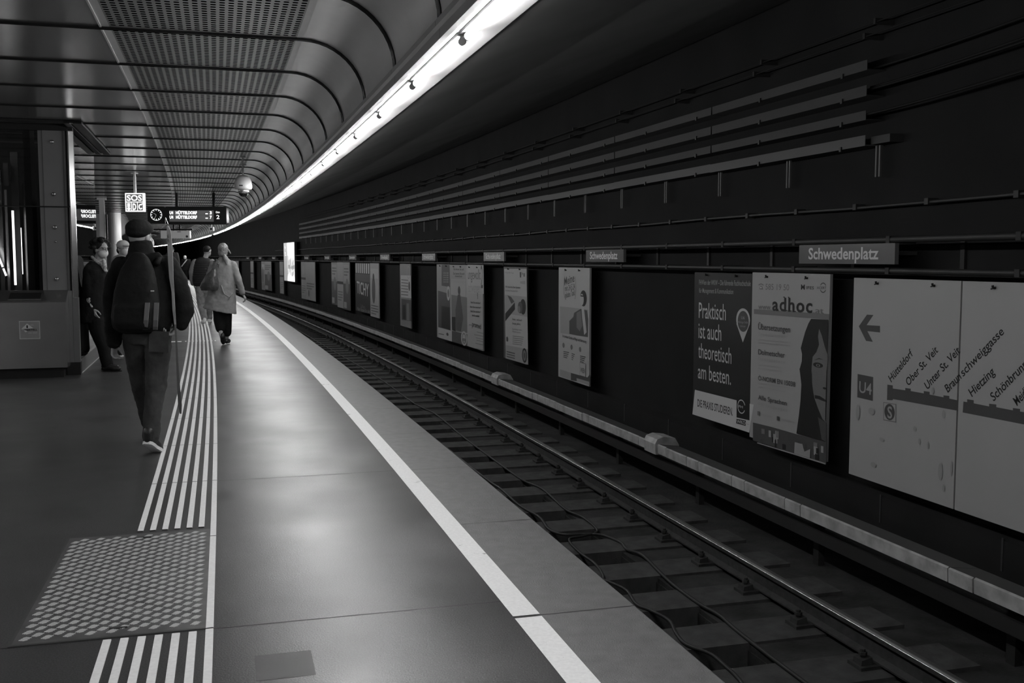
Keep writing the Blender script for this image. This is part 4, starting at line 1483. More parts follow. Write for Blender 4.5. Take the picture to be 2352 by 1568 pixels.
# side of the enclosure
part('side_plinth', mat('plinth_grey', 0.13, 0.5), lambda m: m.box(-0.06, -0.005, 0.12, 2.62, 0.0, 0.19))
part('plinth_edge', M_TRIM, lambda m: m.box(-0.006, 0.002, 0.14, 2.62, 0.0, 0.012))
part('side_glass', M_GLASSD, lambda m: m.box(-0.016, -0.006, 0.12, 2.62, 0.19, 3.12))
part('side_back', mat('shaft_black', 0.012, 0.6), lambda m: m.box(-0.12, -0.10, 0.14, 2.62, 0.0, 2.3))
part('canopy_frame', M_BLACK, lambda m: (m.box(-0.05, 0.02, -0.45, 3.45, 3.16, 3.195), m.box(0.06, 0.16, -0.45, 3.45, 3.16, 3.195), m.box(-0.05, 0.16, -0.45, 3.45, 3.18, 3.195), m.box(-2.6, 0.16, -0.45, -0.36, 3.165, 3.195), m.box(-2.6, 0.0, 0.0, 0.1, 3.12, 3.195)))

# ------------------------------------------------------------------ things hung from the ceiling
# illuminated SOS sign
M_SIGNDK = mat('sign_dark_print', 0.05, 0.4, emit=0.10, estr=1.0)
M_GLOW = mat('sign_glow', 0.8, 0.4, emit=1.0, estr=1.8)
loc, rz = frame(21.8, -1.655, 2.44, )
sos = Board('sos_sign', 'small square glowing SOS sign hanging from the ceiling by a pole', 'sign', loc, 0.0, 0.37, 0.365, M_GLOW, thick=0.10, part='light_box')
sos.rect(0.02, 0.195, 0.35, 0.345, M_SIGNDK, 'sos_field')
sos.text('SOS', (0.035, 0.215), (0.335, 0.215), 0.115, M_GLOW, 'sos_field', 0.02)
sos.rect(0.02, 0.02, 0.115, 0.18, M_SIGNDK, 'pictogram_field')
sos.rect(0.127, 0.02, 0.237, 0.18, M_SIGNDK, 'pictogram_field')
sos.rect(0.249, 0.02, 0.35, 0.18, M_SIGNDK, 'pictogram_field')
sos.rect(0.04, 0.09, 0.095, 0.165, M_GLOW, 'pictogram'); sos.ell(0.068, 0.055, 0.035, 0.028, M_GLOW, 'pictogram')
sos.text('D', (0.145, 0.035), (0.215, 0.035), 0.13, M_GLOW, 'pictogram', 0.03)
sos.ring(0.305, 0.095, 0.04, 0.055, 0.022, M_GLOW, 'pictogram', 0.8, 2 * pi - 0.6); sos.ell(0.335, 0.15, 0.012, 0.012, M_GLOW, 'pictogram')
sos.done()
part('hanger_pole', M_CLAD, lambda m: (m.tube([(0.185, 0.05, 0.365), (0.185, 0.05, 0.70)], 0.028, 14), m.tube([(0.185, 0.05, ZC - 2.44 - 0.012), (0.185, 0.05, ZC - 2.44 - 0.001)], 0.07, 16)), sos.root)
part('hanger_pole', M_CLAD, lambda m: m.tube([(0.185, 0.05, 0.70), (0.185, 0.05, ZC - 2.44)], 0.022, 14), sos.root)

# destination display with clock
M_LED = mat('display_letters', 0.8, 0.4, emit=1.0, estr=2.2)
M_LEDOFF = mat('display_field', 0.10, 0.5, emit=0.035, estr=1.0)
loc, _ = frame(28.0, -1.455, 2.385)
ds_ = Board('destination_display', 'black hanging train display with two lines HÜTTELDORF and a round clock', 'display', loc, 0.02, 2.03, 0.46, M_BLACK, thick=0.22, board=False)


def rbox(m, x0, x1, z0, z1, y0, y1, r=0.05):
    pr = []
    for cx, cz, a in ((x1 - r, z0 + r, -pi / 2), (x1 - r, z1 - r, 0), (x0 + r, z1 - r, pi / 2), (x0 + r, z0 + r, pi)):
        for k in range(5):
            t = a + pi / 2 * k / 4
            pr.append((cx + r * cos(t), cz + r * sin(t)))
    m.prism(pr, y0, y1)


part('display_box', M_BLACK, lambda m: rbox(m, 0.46, 2.03, 0.0, 0.46, 0.0, 0.22), ds_.root)
clk = part('clock_box', M_BLACK, lambda m: rbox(m, 0.0, 0.455, 0.02, 0.46, 0.0, 0.22), ds_.root)
ds_.rect(0.56, 0.07, 1.70, 0.36, M_LEDOFF, 'display_field')
for z, n_ in ((0.262, '3'), (0.148, '7')):
    ds_.text('U4', (0.57, z), (0.66, z), 0.078, M_LED, 'display_line', 0.03)
    ds_.text('HÜTTELDORF', (0.73, z), (1.27, z), 0.078, M_LED, 'display_line', 0.03)
    ds_.rect(1.49, z, 1.55, z + 0.022, M_LED, 'display_line')
    ds_.text(n_, (1.60, z), (1.65, z), 0.078, M_LED, 'display_line', 0.03)
    for k in range(6):
        ds_.rect(1.31 + k * 0.03, z, 1.33 + k * 0.03, z + 0.075, mat('display_field_dim', 0.1, 0.5, emit=0.06, estr=1.0), 'display_field')
ds_.text('Gleis', (1.755, 0.29), (1.86, 0.29), 0.05, mat('display_white', 0.8, 0.4, emit=1.0, estr=0.8), 'platform_number', 0.02)
ds_.text('2', (1.77, 0.14), (1.85, 0.14), 0.105, mat('display_white', 0.8), 'platform_number', 0.015)
cf = (0.228, 0.245)
ds_.ell(cf[0], cf[1], 0.145, 0.145, M_BLACK, 'clock_face')
M_CLK = mat('clock_glow', 0.8, 0.4, emit=1.0, estr=0.9)
ds_.ring(cf[0], cf[1], 0.150, 0.150, 0.012, M_CLK, 'clock_face')
for k in range(12):
    t = pi / 6 * k
    a_, b_, w_ = 0.105, 0.14, 0.009
    ds_.poly([(cf[0] + a_ * cos(t) - w_ * sin(t), cf[1] + a_ * sin(t) + w_ * cos(t)), (cf[0] + b_ * cos(t) - w_ * sin(t), cf[1] + b_ * sin(t) + w_ * cos(t)),
              (cf[0] + b_ * cos(t) + w_ * sin(t), cf[1] + b_ * sin(t) - w_ * cos(t)), (cf[0] + a_ * cos(t) + w_ * sin(t), cf[1] + a_ * sin(t) - w_ * cos(t))], M_CLK, 'clock_face')
M_HAND = mat('clock_hand', 0.3, 0.4, emit=0.3, estr=0.8)
for t, l_ in ((radians(148), 0.085), (radians(246), 0.11)):
    w_ = 0.005
    ds_.poly([(cf[0] - w_ * sin(t), cf[1] + w_ * cos(t)), (cf[0] + l_ * cos(t) - w_ * sin(t), cf[1] + l_ * sin(t) + w_ * cos(t)), (cf[0] + l_ * cos(t) + w_ * sin(t), cf[1] + l_ * sin(t) - w_ * cos(t)), (cf[0] + w_ * sin(t), cf[1] - w_ * cos(t))], M_HAND, 'clock_hand')
ds_.done()
for x in (0.73, 1.68):
    part('hanger', M_BLACK, lambda m: m.box(x - 0.03, x + 0.03, 0.08, 0.14, 0.46, ZC - 2.385 - 0.001), ds_.root)

# dome camera
loc, _ = frame(17.7, 0.455, 0)
dc = empty('dome_camera', loc, 0, 'white dome security camera hanging on a thin pole below the cove', 'camera')
part('pole', M_TRIM, lambda m: m.tube([(0, 0, 2.86), (0, 0, ZC - 0.001)], 0.014, 10), dc)
part('mount', M_TRIM, lambda m: (m.tube([(0, 0, ZC - 0.02), (0, 0, ZC - 0.001)], 0.05, 14), m.tube([(-0.06, 0, 3.06), (0.06, 0, 3.06)], 0.01, 6)), dc)
hs = [(0.03, 2.895), (0.075, 2.88), (0.115, 2.845), (0.135, 2.79), (0.145, 2.73), (0.145, 2.68), (0.135, 2.66), (0.085, 2.652)]
part('hood', mat('camera_hood', 0.55, 0.35), lambda m: m.rings([[Vector((r * cos(2 * pi * j / 32), r * sin(2 * pi * j / 32), z)) for j in range(32)] for r, z in hs]), dc, True)
part('dome_ring', M_BRIGHT, lambda m: m.rings([[Vector((r * cos(2 * pi * j / 32), r * sin(2 * pi * j / 32), z)) for j in range(32)] for r, z in ((0.088, 2.652), (0.092, 2.63), (0.082, 2.60), (0.07, 2.585))]), dc, True)
part('dome', mat('smoked_dome', 0.01, 0.06), lambda m: m.ell((0, 0, 2.60), 0.074, 0.074, 0.07), dc, True)
part('badge', M_DARK, lambda m: m.box(-0.03, 0.03, -0.147, -0.13, 2.70, 2.722), dc)

# far hanging sign box and small loudspeaker
loc, _ = frame(45.0, -1.215, 2.345)
sg = empty('hanging_sign', loc, 0.03, 'pale blank rectangular sign box hanging behind the train display', 'sign')
part('box', mat('pale_box', 0.34, 0.5, emit=0.34, estr=0.25), lambda m: m.box(0, 1.2, 0, 0.18, 0, 0.32), sg)
part('emblem', M_DARK, lambda m: (m.tube([(1.08, -0.004, 0.08), (1.08, 0.0, 0.08)], 0.05, 20), m.box(0.68, 0.84, -0.003, 0.0, 0.26, 0.285)), sg)
part('hanger', M_BLACK, lambda m: (m.box(0.5, 0.56, 0.05, 0.1, 0.32, ZC - 2.346), m.box(0.75, 0.81, 0.05, 0.1, 0.32, ZC - 2.346)), sg)
part('rail', M_BLACK, lambda m: m.box(-0.3, 1.3, 0.05, 0.1, 0.34, 0.40), sg)
loc, _ = frame(35.0, 0.27, 2.41)
sp = empty('loudspeaker', loc, 0.0, 'tiny square loudspeaker with a dark centre hanging below the cove', 'loudspeaker')
part('case', mat('pale_speaker', 0.45, 0.4), lambda m: m.box(0, 0.15, 0, 0.1, 0, 0.125), sp)
part('grille', M_BLACK, lambda m: m.box(0.04, 0.11, -0.004, 0.0, 0.035, 0.095), sp)
part('pole', M_TRIM, lambda m: m.tube([(0.075, 0.05, 0.125), (0.075, 0.05, ZC - 2.411)], 0.01, 8), sp)


# ------------------------------------------------------------------ people
M_SKIN = mat('skin', 0.34, 0.5, noise=0.08, nscale=12)
M_HAIRD = mat('dark_hair', 0.010, 0.6, spec=0.2, bump=0.8, bscale=90)
M_HAIRL = mat('fair_hair', 0.20, 0.4, bump=0.8, bscale=70, noise=0.35, nscale=30)
M_HAIRW = mat('white_hair', 0.7, 0.5, bump=0.6, bscale=60)
M_JACKET = mat('black_jacket_cloth', 0.009, 0.85, spec=0.15, noise=0.4, nscale=10, bump=0.4, bscale=25)
M_JEANS = mat('dark_jeans', 0.045, 0.85, spec=0.2, noise=0.45, nscale=6, bump=0.5, bscale=18)
M_JEANSL = mat('light_jeans', 0.22, 0.8, spec=0.2, noise=0.35, nscale=9, bump=0.4, bscale=30)
M_BLKTROU = mat('black_trousers', 0.010, 0.85, spec=0.1)
M_COAT = mat('grey_coat_cloth', 0.27, 0.8, spec=0.2, noise=0.12, nscale=9, bump=0.5, bscale=14)
M_VEST = mat('quilted_vest', 0.022, 0.8, spec=0.15)
M_SHIRT = mat('grey_shirt', 0.20, 0.8, noise=0.1, nscale=8)
M_PATT = mat('patterned_cloth', 0.42, 0.7, noise=0.7, nscale=45)
M_MASK = mat('face_mask', 0.62, 0.7)
M_SOLE = mat('white_sole', 0.75, 0.6)
M_SHOE = mat('black_shoe', 0.014, 0.45)
M_SHOEW = mat('white_shoe', 0.62, 0.6)
M_CAP = mat('dark_cap', 0.016, 0.85, spec=0.1, bump=0.4, bscale=40)
M_CANVAS = mat('backpack_fabric', 0.007, 0.75, spec=0.2, bump=0.4, bscale=30)
M_REFL = mat('grey_reflective_tape', 0.14, 0.5)
M_LEATHER = mat('grey_leather_bag', 0.06, 0.35, noise=0.2, nscale=6, bump=0.4, bscale=18)


class Fig:
    """a person; joints are given in photo pixels and placed on a vertical plane through the feet (plus a depth offset)"""

    def __init__(self, bx, by, label, vox=0.009, z0=0.0, name='person', cat='person'):
        r = ray(bx, by)
        t = (z0 - CZ) / r.z
        self.Y = t * r.y
        self.X = t * r.x
        self.px = self.Y / F                     # metres per pixel
        self.root = empty(name, (self.X, self.Y, z0), 0, label, cat)
        self.vox = vox
        self.z0 = z0

    def J(self, x, y, dep=0.0):
        r = ray(x, y)
        t = (self.Y + dep) / r.y
        return Vector((t * r.x - self.X, dep, CZ + t * r.z - self.z0))

    def cloth(self, name, mt, fn, vox=None, smooth=4, disp=0.0, dscale=0.12, parent=None):
        m = MB()
        fn(m)
        o = m.build(name, mt, parent or self.root, True)
        v = vox or self.vox
        md = o.modifiers.new('skin', 'REMESH'); md.mode = 'VOXEL'; md.voxel_size = v; md.use_smooth_shade = True
        if smooth:
            ms = o.modifiers.new('soft', 'SMOOTH'); ms.iterations = smooth; ms.factor = 0.5
        if disp:
            tx = bpy.data.textures.new('folds', 'CLOUDS'); tx.noise_scale = dscale; tx.noise_depth = 2
            dm = o.modifiers.new('folds', 'DISPLACE'); dm.texture = tx; dm.strength = disp; dm.mid_level = 0.5; dm.texture_coords = 'LOCAL'
        return o


def hand(m, wrist, fdir, side, nrm, sc=1.0, curl=0.6, thumb=1):
    """palm and five separate curled fingers. fdir: wrist->knuckles, side: towards the thumb, nrm: towards the palm side"""
    wrist = Vector(wrist); f = Vector(fdir).normalized(); s = Vector(side); s = (s - f * s.dot(f)).normalized(); n = Vector(nrm); n = (n - f * n.dot(f) - s * n.dot(s)).normalized()
    m.chain([(wrist - f * 0.03 * sc, 0.026 * sc), (wrist + f * 0.015 * sc, 0.026 * sc)], 10)
    for k in (-1.4, -0.5, 0.5, 1.4):
        m.chain([(wrist + f * 0.015 * sc + s * k * 0.010 * sc, 0.014 * sc), (wrist + f * 0.085 * sc + s * k * 0.0185 * sc, 0.0125 * sc)], 10)
    L_ = (0.062, 0.075, 0.082, 0.074)
    for i, k in enumerate((-1.5, -0.5, 0.5, 1.5)):
        p = wrist + f * 0.088 * sc + s * k * 0.0205 * sc
        a = 0.25
        pts = [(p, 0.0100 * sc)]
        for j, fr in enumerate((0.45, 0.32, 0.23)):
            a += curl * (0.75 if j == 0 else 0.9)
            p = p + (f * cos(a) + n * sin(a)) * (L_[i] * fr * 1.15 * sc)
            pts.append((p, (0.0095 - 0.0008 * j) * sc))
        m.chain(pts, 8)
    p = wrist + f * 0.028 * sc + s * 0.026 * sc * thumb
    q1 = p + (f * 0.55 + s * 0.65 * thumb + n * 0.35).normalized() * 0.036 * sc
    q2 = q1 + (f * 0.8 + s * 0.1 * thumb + n * 0.55).normalized() * 0.030 * sc
    q3 = q2 + (f * 0.8 - s * 0.1 * thumb + n * 0.6).normalized() * 0.022 * sc
    m.chain([(p, 0.014 * sc), (q1, 0.0115 * sc), (q2, 0.0105 * sc), (q3, 0.009 * sc)], 8)


def rotz(a):
    return Matrix.Rotation(a, 3, 'Z')


def head(m, c, face, sc=1.0, neck=None):
    """skull, jaw, nose, lips, brow and ears; face = unit vector the face looks along (horizontal)"""
    c = Vector(c); f = Vector(face).normalized(); s = Vector((f.y, -f.x, 0)); u = Vector((0, 0, 1))
    M = Matrix((s, f, u)).transposed()
    m.ell(c + u * 0.02 * sc, 0.076 * sc, 0.094 * sc, 0.098 * sc, M)
    m.ell(c + f * 0.028 * sc - u * 0.045 * sc, 0.060 * sc, 0.066 * sc, 0.072 * sc, M)
    m.ell(c + f * 0.055 * sc - u * 0.088 * sc, 0.030 * sc, 0.032 * sc, 0.026 * sc, M)          # chin
    m.chain([(c + f * 0.088 * sc + u * 0.015 * sc, 0.010 * sc), (c + f * 0.108 * sc - u * 0.018 * sc, 0.012 * sc)], 8)   # nose
    m.ell(c + f * 0.090 * sc - u * 0.052 * sc, 0.026 * sc, 0.010 * sc, 0.009 * sc, M)          # mouth
    m.ell(c + f * 0.080 * sc + u * 0.032 * sc, 0.052 * sc, 0.014 * sc, 0.010 * sc, M)          # brow
    for k in (-1, 1):
        e = c + s * 0.078 * sc * k + u * -0.005 * sc
        m.ell(e, 0.010 * sc, 0.020 * sc, 0.032 * sc, M)
        m.ell(c + f * 0.086 * sc + s * 0.030 * sc * k + u * 0.012 * sc, 0.014 * sc, 0.008 * sc, 0.009 * sc, M)
    if neck is not None:
        m.chain([(c - u * 0.04 * sc - f * 0.015 * sc, 0.052 * sc), (Vector(neck), 0.058 * sc)], 14)


def eyes(fig, c, f, sc=1.0):
    c = Vector(c); f = Vector(f).normalized(); s = Vector((f.y, -f.x, 0)); u = Vector((0, 0, 1))
    for k in (-1, 1):
        part('eye', mat('eye', 0.03, 0.1), lambda m: m.ell(c + f * 0.089 * sc + s * 0.030 * sc * k + u * 0.014 * sc, 0.009 * sc, 0.007 * sc, 0.006 * sc), fig.root, True)


def shoe(m, heel, toe, r=0.043, h=0.0):
    heel = Vector(heel); toe = Vector(toe)
    d = toe - heel
    m.chain([(heel, r), (heel + d * 0.35 + Vector((0, 0, 0.012)), r * 0.98), (heel + d * 0.7, r * 1.0), (toe, r * 0.72)], 12)


def sole(m, heel, toe, w=0.045, t=0.022, drop=0.03):
    heel = Vector(heel); toe = Vector(toe)
    d = (toe - heel); L_ = d.length; f = d.normalized(); s = f.cross(Vector((0, 0, 1))).normalized(); u = s.cross(f)
    out = []
    for a, ww in ((-0.16, 0.5), (-0.10, 0.85), (0.1, 0.95), (0.4, 0.85), (0.7, 1.08), (0.95, 1.0), (1.12, 0.7), (1.18, 0.35)):
        out.append((a, ww))
    ring = [heel + f * a * L_ + s * ww * w for a, ww in out] + [heel + f * a * L_ - s * ww * w for a, ww in out[::-1]]
    m.rings([[p - u * drop for p in ring], [p - u * (drop - t) for p in ring]])


# --- the man with the flat cap -------------------------------------------------
g = Fig(350, 1037, 'person from behind in flat cap, black jacket and dark jeans, holding an upright stick', 0.0085)
J = g.J
HC = J(321, 545, 0.02)
face_dir = Vector((0.38, 0.92, 0))


def f(m):
    head(m, HC, face_dir, 1.0, J(326, 588, 0.0))
    m.loft([(J(335, 760).x, 0, J(335, 760).z, 0.13, 0.09), (J(334, 690).x, 0, J(334, 690).z, 0.13, 0.09), (J(331, 610).x, 0, J(331, 610).z, 0.15, 0.09), (J(330, 592).x, 0, J(330, 592).z, 0.07, 0.06)], 20)
    m.chain([(J(280, 612), 0.045), (J(263, 700), 0.038), (J(262, 785, -0.03), 0.028)], 10)
    m.chain([(J(388, 608), 0.045), (J(421, 694), 0.038), (J(413, 745, -0.03), 0.028)], 10)
    hand(m, J(261, 790, -0.03), (0.0, 0.05, -1), (0.25, 0.9, 0), (1, 0, 0), 0.92, 0.7, 1)
    m.chain([(J(412, 745, -0.03), 0.028), (J(409, 752, -0.04), 0.028)], 10)
    hand(m, J(413, 745, -0.03), (-0.62, -0.15, -0.75), (-0.3, 0.9, 0.2), (-0.7, -0.2, 0.6), 1.05, 0.9, 1)
    for a, b, c in ((J(315, 765), J(326, 880, 0.22), J(340, 962, 0.42)), (J(358, 765), J(357, 885, -0.02), J(347, 1003, -0.10))):
        m.chain([(a, 0.085), (b, 0.055), (c, 0.036)], 12)


g.cloth('body', M_SKIN, f, 0.0055, 2)
eyes(g, HC, face_dir)


def f(m):
    m.chain([(J(313, 768, 0.02), 0.108), (J(316, 825, 0.12), 0.092), (J(323, 880, 0.22), 0.076), (J(341, 968, 0.40), 0.060)], 16)
    m.chain([(J(362, 772, 0.0), 0.108), (J(363, 800, 0.0), 0.098), (J(361, 830, 0.0), 0.094), (J(359, 885, -0.02), 0.078), (J(350, 950, -0.07), 0.066), (J(347, 1004, -0.10), 0.064)], 18)
    m.loft([(J(338, 790).x, 0.01, J(338, 790).z, 0.155, 0.10), (J(338, 762).x, 0.01, J(338, 762).z, 0.175, 0.12), (J(336, 735).x, 0.01, J(336, 735).z, 0.16, 0.11)], 22)


tr = g.cloth('jeans', M_JEANS, f, 0.009, 3, 0.016, 0.07)
part('back_pocket', M_JEANS, lambda m: m.box(-0.075, 0.075, -0.004, 0.004, -0.085, 0.075, M=Matrix.Translation(J(365, 783, -0.118)) @ Matrix.Rotation(0.05, 4, 'Y')), tr)


def f(m):
    Z = lambda y: J(332, y).z
    X = lambda x, y: J(x, y).x
    m.loft([(X(334, 764), 0.0, Z(764), 0.185, 0.135), (X(335, 740), 0.0, Z(740), 0.205, 0.15), (X(334, 700), 0.0, Z(700), 0.21, 0.155),
            (X(333, 650), 0.0, Z(650), 0.215, 0.15), (X(332, 612), 0.0, Z(612), 0.205, 0.135), (X(330, 598), 0.0, Z(598), 0.17, 0.115), (X(328, 585), 0.0, Z(585), 0.105, 0.09)], 28)
    m.chain([(J(282, 612), 0.082), (J(262, 655), 0.078), (J(259, 705), 0.074), (J(261, 750, -0.02), 0.070), (J(262, 784, -0.03), 0.060)], 18)
    m.chain([(J(384, 608), 0.084), (J(406, 650), 0.082), (J(419, 690), 0.080), (J(421, 715, -0.02), 0.078), (J(414, 742, -0.03), 0.060)], 18)
    # hood folds and raised collar
    for k in range(14):
        t = 2 * pi * k / 14
    m.loft([(X(327, 592), 0.0, Z(592), 0.125, 0.10), (X(325, 578), 0.0, Z(578), 0.098, 0.092), (X(324, 562), 0.0, Z(562), 0.083, 0.085), (X(323, 553), 0.005, Z(553), 0.076, 0.082)], 22)
    m.chain([(J(300, 592, -0.08), 0.035), (J(330, 596, -0.11), 0.040), (J(362, 590, -0.08), 0.035)], 12)


g.cloth('jacket', M_JACKET, f, 0.0095, 3, 0.022, 0.10)


def f(m):
    c = J(319, 524, 0.0)
    m.ell(c, 0.098, 0.128, 0.072)
    m.ell(c + Vector((-0.005, -0.02, -0.03)), 0.088, 0.10, 0.05)
    m.ell(c + Vector((0.05, 0.115, -0.035)), 0.075, 0.06, 0.014)


g.cloth('cap', M_CAP, f, 0.007, 3)


def f(m):
    c = HC
    m.ell(c + face_dir * 0.062 - Vector((0, 0, 0.045)), 0.066, 0.062, 0.062, Matrix.Rotation(-0.39, 3, 'Z'))


g.cloth('face_mask', M_MASK, f, 0.006, 2)
sd = Vector((face_dir.y, -face_dir.x, 0))
part('mask_strap', M_MASK, lambda m: (m.tube([HC + sd * 0.083 + Vector((0, 0, 0.02)), HC + sd * 0.082 + face_dir * 0.04 - Vector((0, 0, 0.005)), HC + sd * 0.07 + face_dir * 0.06 - Vector((0, 0, 0.03))], 0.003, 6),
                                      m.tube([HC + sd * 0.083 - Vector((0, 0, 0.035)), HC + sd * 0.075 + face_dir * 0.05 - Vector((0, 0, 0.07))], 0.003, 6)), g.root)
part('glasses', M_BRIGHT, lambda m: (m.tube([HC + sd * 0.086 + Vector((0, 0, 0.022)), HC + sd * 0.082 + face_dir * 0.09 + Vector((0, 0, 0.02))], 0.0028, 6), m.tube([HC - sd * 0.086 + Vector((0, 0, 0.022)), HC - sd * 0.082 + face_dir * 0.09 + Vector((0, 0, 0.02))], 0.0028, 6),
                                      m.tube([HC + sd * 0.06 + face_dir * 0.11 + Vector((0, 0, 0.016)), HC - sd * 0.06 + face_dir * 0.11 + Vector((0, 0, 0.016))], 0.003, 6)), g.root)
h_, t_ = J(343, 1011, -0.13), J(367, 1029, 0.02)
sh = g.cloth('shoe', M_SHOE, lambda m: (shoe(m, h_, t_, 0.040), m.chain([(h_ + Vector((0, 0, 0.01)), 0.044), (h_ + Vector((0.0, 0.0, 0.065)), 0.046)], 12)), 0.007, 2)
part('sole', M_SOLE, lambda m: sole(m, h_, t_, 0.046, 0.024, 0.040), sh)
part('shoelace', mat('shoelace', 0.25, 0.7), lambda m: (m.tube([t_ + Vector((-0.03, -0.02, 0.035)), t_ + Vector((-0.055, -0.03, 0.06)), t_ + Vector((-0.03, -0.03, 0.075)), t_ + Vector((-0.05, -0.03, 0.045))], 0.0035, 6),
                                                        m.tube([t_ + Vector((-0.05, -0.03, 0.045)), t_ + Vector((-0.045, -0.03, 0.085)), t_ + Vector((-0.075, -0.03, 0.085)), t_ + Vector((-0.06, -0.03, 0.05))], 0.0035, 6)), sh)
h2, t2 = J(341, 985, 0.40), J(346, 975, 0.60)
h2.z = 0.085; t2.z = 0.06
sh = g.cloth('shoe', M_SHOE, lambda m: (shoe(m, h2, t2 + Vector((0, 0.03, 0)), 0.042), m.chain([(h2, 0.042), (h2 + Vector((0, 0, 0.05)), 0.044)], 12)), 0.009, 2)
part('sole', M_SOLE, lambda m: sole(m, h2, t2 + Vector((0, 0.03, 0)), 0.046, 0.024, 0.045), sh)
MAN = g

# backpack
bp_ = empty('backpack', g.root.location, 0, 'black backpack with two grey reflective stripes on the capped man\'s back', 'backpack')


class _G(Fig):
    def __init__(self, src, root):
        self.Y, self.X, self.px, self.root, self.vox, self.z0 = src.Y, src.X, src.px, root, src.vox, src.z0


gb = _G(g, bp_)


def f(m):
    Z = lambda y: J(338, y).z
    X = lambda x, y: J(x, y).x
    m.loft([(X(338, 757), -0.235, Z(757), 0.125, 0.055), (X(338, 748), -0.24, Z(748), 0.165, 0.085), (X(338, 725), -0.245, Z(725), 0.178, 0.10), (X(339, 690), -0.24, Z(690), 0.170, 0.095),
            (X(339, 650), -0.23, Z(650), 0.150, 0.085), (X(339, 615), -0.21, Z(615), 0.118, 0.065), (X(338, 592), -0.19, Z(592), 0.075, 0.045), (X(337, 580), -0.18, Z(580), 0.035, 0.025)], 26, power=0.8)
    m.loft([(X(340, 750), -0.315, Z(750), 0.12, 0.035), (X(340, 735), -0.325, Z(735), 0.14, 0.045), (X(340, 700), -0.32, Z(700), 0.135, 0.04), (X(340, 692), -0.305, Z(692), 0.12, 0.03)], 20, power=0.7)


gb.cloth('bag', M_CANVAS, f, 0.009, 3, 0.010, 0.08)
for x0, x1, xb0, xb1 in ((333, 343, 328, 338), (354, 364, 351, 361)):
    def f(m):
        pts = []
        for y, dd in ((695, -0.362), (712, -0.368), (735, -0.372), (750, -0.350), (757, -0.315)):
            t = (y - 695) / 62
            a = J(x0 + (xb0 - x0) * t, y, dd); b_ = J(x1 + (xb1 - x1) * t, y, dd)
            pts.append([a, b_, b_ + Vector((0, 0.012, 0)), a + Vector((0, 0.012, 0))])
        m.rings(pts)
    part('reflective_stripe', M_REFL, f, bp_)
for sx in (-1, 1):
    part('strap', M_CANVAS, lambda m: m.tube([J(338 + sx * 22, 606, -0.16), J(334 + sx * 32, 590, -0.06), J(332 + sx * 36, 596, 0.07), J(332 + sx * 40, 640, 0.165)], 0.024, 8), bp_, True)
part('zip_pull', mat('zip_pull', 0.6, 0.4), lambda m: m.poly([J(300, 641, -0.255), J(301, 633, -0.255), J(307, 634, -0.258)]), bp_)
part('zip_pull', mat('zip_pull', 0.6), lambda m: m.box(-0.012, 0.012, -0.004, 0.004, -0.004, 0.004, M=Matrix.Translation(J(350, 668, -0.325))), bp_)

# long flat stick
stick = empty('flat_stick', g.root.location, 0, 'long pale flat stick held upright in the capped man\'s right hand', 'stick')


def ribbon(m, rows, th=0.008):
    rs = []
    for (x0, x1, y, dd) in rows:
        a = J(x0, y, dd); b_ = J(x1, y, dd + 0.004)
        rs.append([a, b_, b_ + Vector((0, th, 0)), a + Vector((0, th, 0))])
    m.rings(rs)


part('upper_board', mat('stick_wood', 0.24, 0.6, noise=0.12, nscale=12), lambda m: ribbon(m, [(383, 387, 519, -0.15), (383, 392, 530, -0.15), (384, 395, 560, -0.15), (386, 397, 600, -0.15), (389, 398, 640, -0.15), (394, 400, 670, -0.15), (396, 402, 710, -0.15), (400, 404, 745, -0.14)]), stick)
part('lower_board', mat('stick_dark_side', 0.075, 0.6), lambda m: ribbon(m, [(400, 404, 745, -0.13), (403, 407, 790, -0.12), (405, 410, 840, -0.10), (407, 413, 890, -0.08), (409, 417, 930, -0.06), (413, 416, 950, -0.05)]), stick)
part('tip_clip', M_BRIGHT, lambda m: m.tube([J(380, 500, -0.15), J(386, 514, -0.15), J(380, 513, -0.15), J(380, 500, -0.15)], 0.002, 6), stick)
part('band', M_DARK, lambda m: (ribbon(m, [(384.5, 387, 538, -0.155), (386, 389, 546, -0.155)]), ribbon(m, [(385, 388, 549, -0.155), (387, 389.5, 556, -0.155)])), stick)

# --- the woman with the mask by the lift ---------------------------------------
g = Fig(262, 850, 'person with dark curly hair, glasses and white mask standing beside the lift', 0.009)
J1 = g.J
HC = J1(232, 573, 0.0)
fd = Vector((0.86, -0.5, 0)).normalized()


def f(m):
    J = J1
    head(m, HC, fd, 1.02, J(222, 610, 0.02))
    m.loft([(J(222, 740).x, 0, J(222, 740).z, 0.12, 0.13), (J(220, 620).x, 0, J(220, 620).z, 0.11, 0.14), (J(221, 600).x, 0, J(221, 600).z, 0.06, 0.06)], 18)
    m.chain([(J(206, 625, -0.12), 0.045), (J(205, 680, -0.14), 0.042), (J(212, 706, -0.17), 0.032)], 12)
    m.chain([(J(236, 625, 0.14), 0.045), (J(236, 680, 0.16), 0.04), (J(246, 712, 0.12), 0.03)], 12)
    hand(m, J(213, 708, -0.18), (0.25, -0.05, -1), (0.9, -0.3, 0.2), (-0.2, 0.9, 0), 1.08, 0.45, 1)
    hand(m, J(247, 712, 0.12), (0.25, -0.05, -1), (0.9, -0.3, 0.2), (-0.2, -0.9, 0), 1.0, 0.5, 1)
    for dy in (-0.09, 0.09):
        m.chain([(J(222, 735, dy), 0.075), (J(236, 790, dy), 0.055), (J(246, 836, dy), 0.036)], 12)


g.cloth('body', M_SKIN, f, 0.006, 2)
eyes(g, HC, fd, 1.02)
rr = random.Random(11)


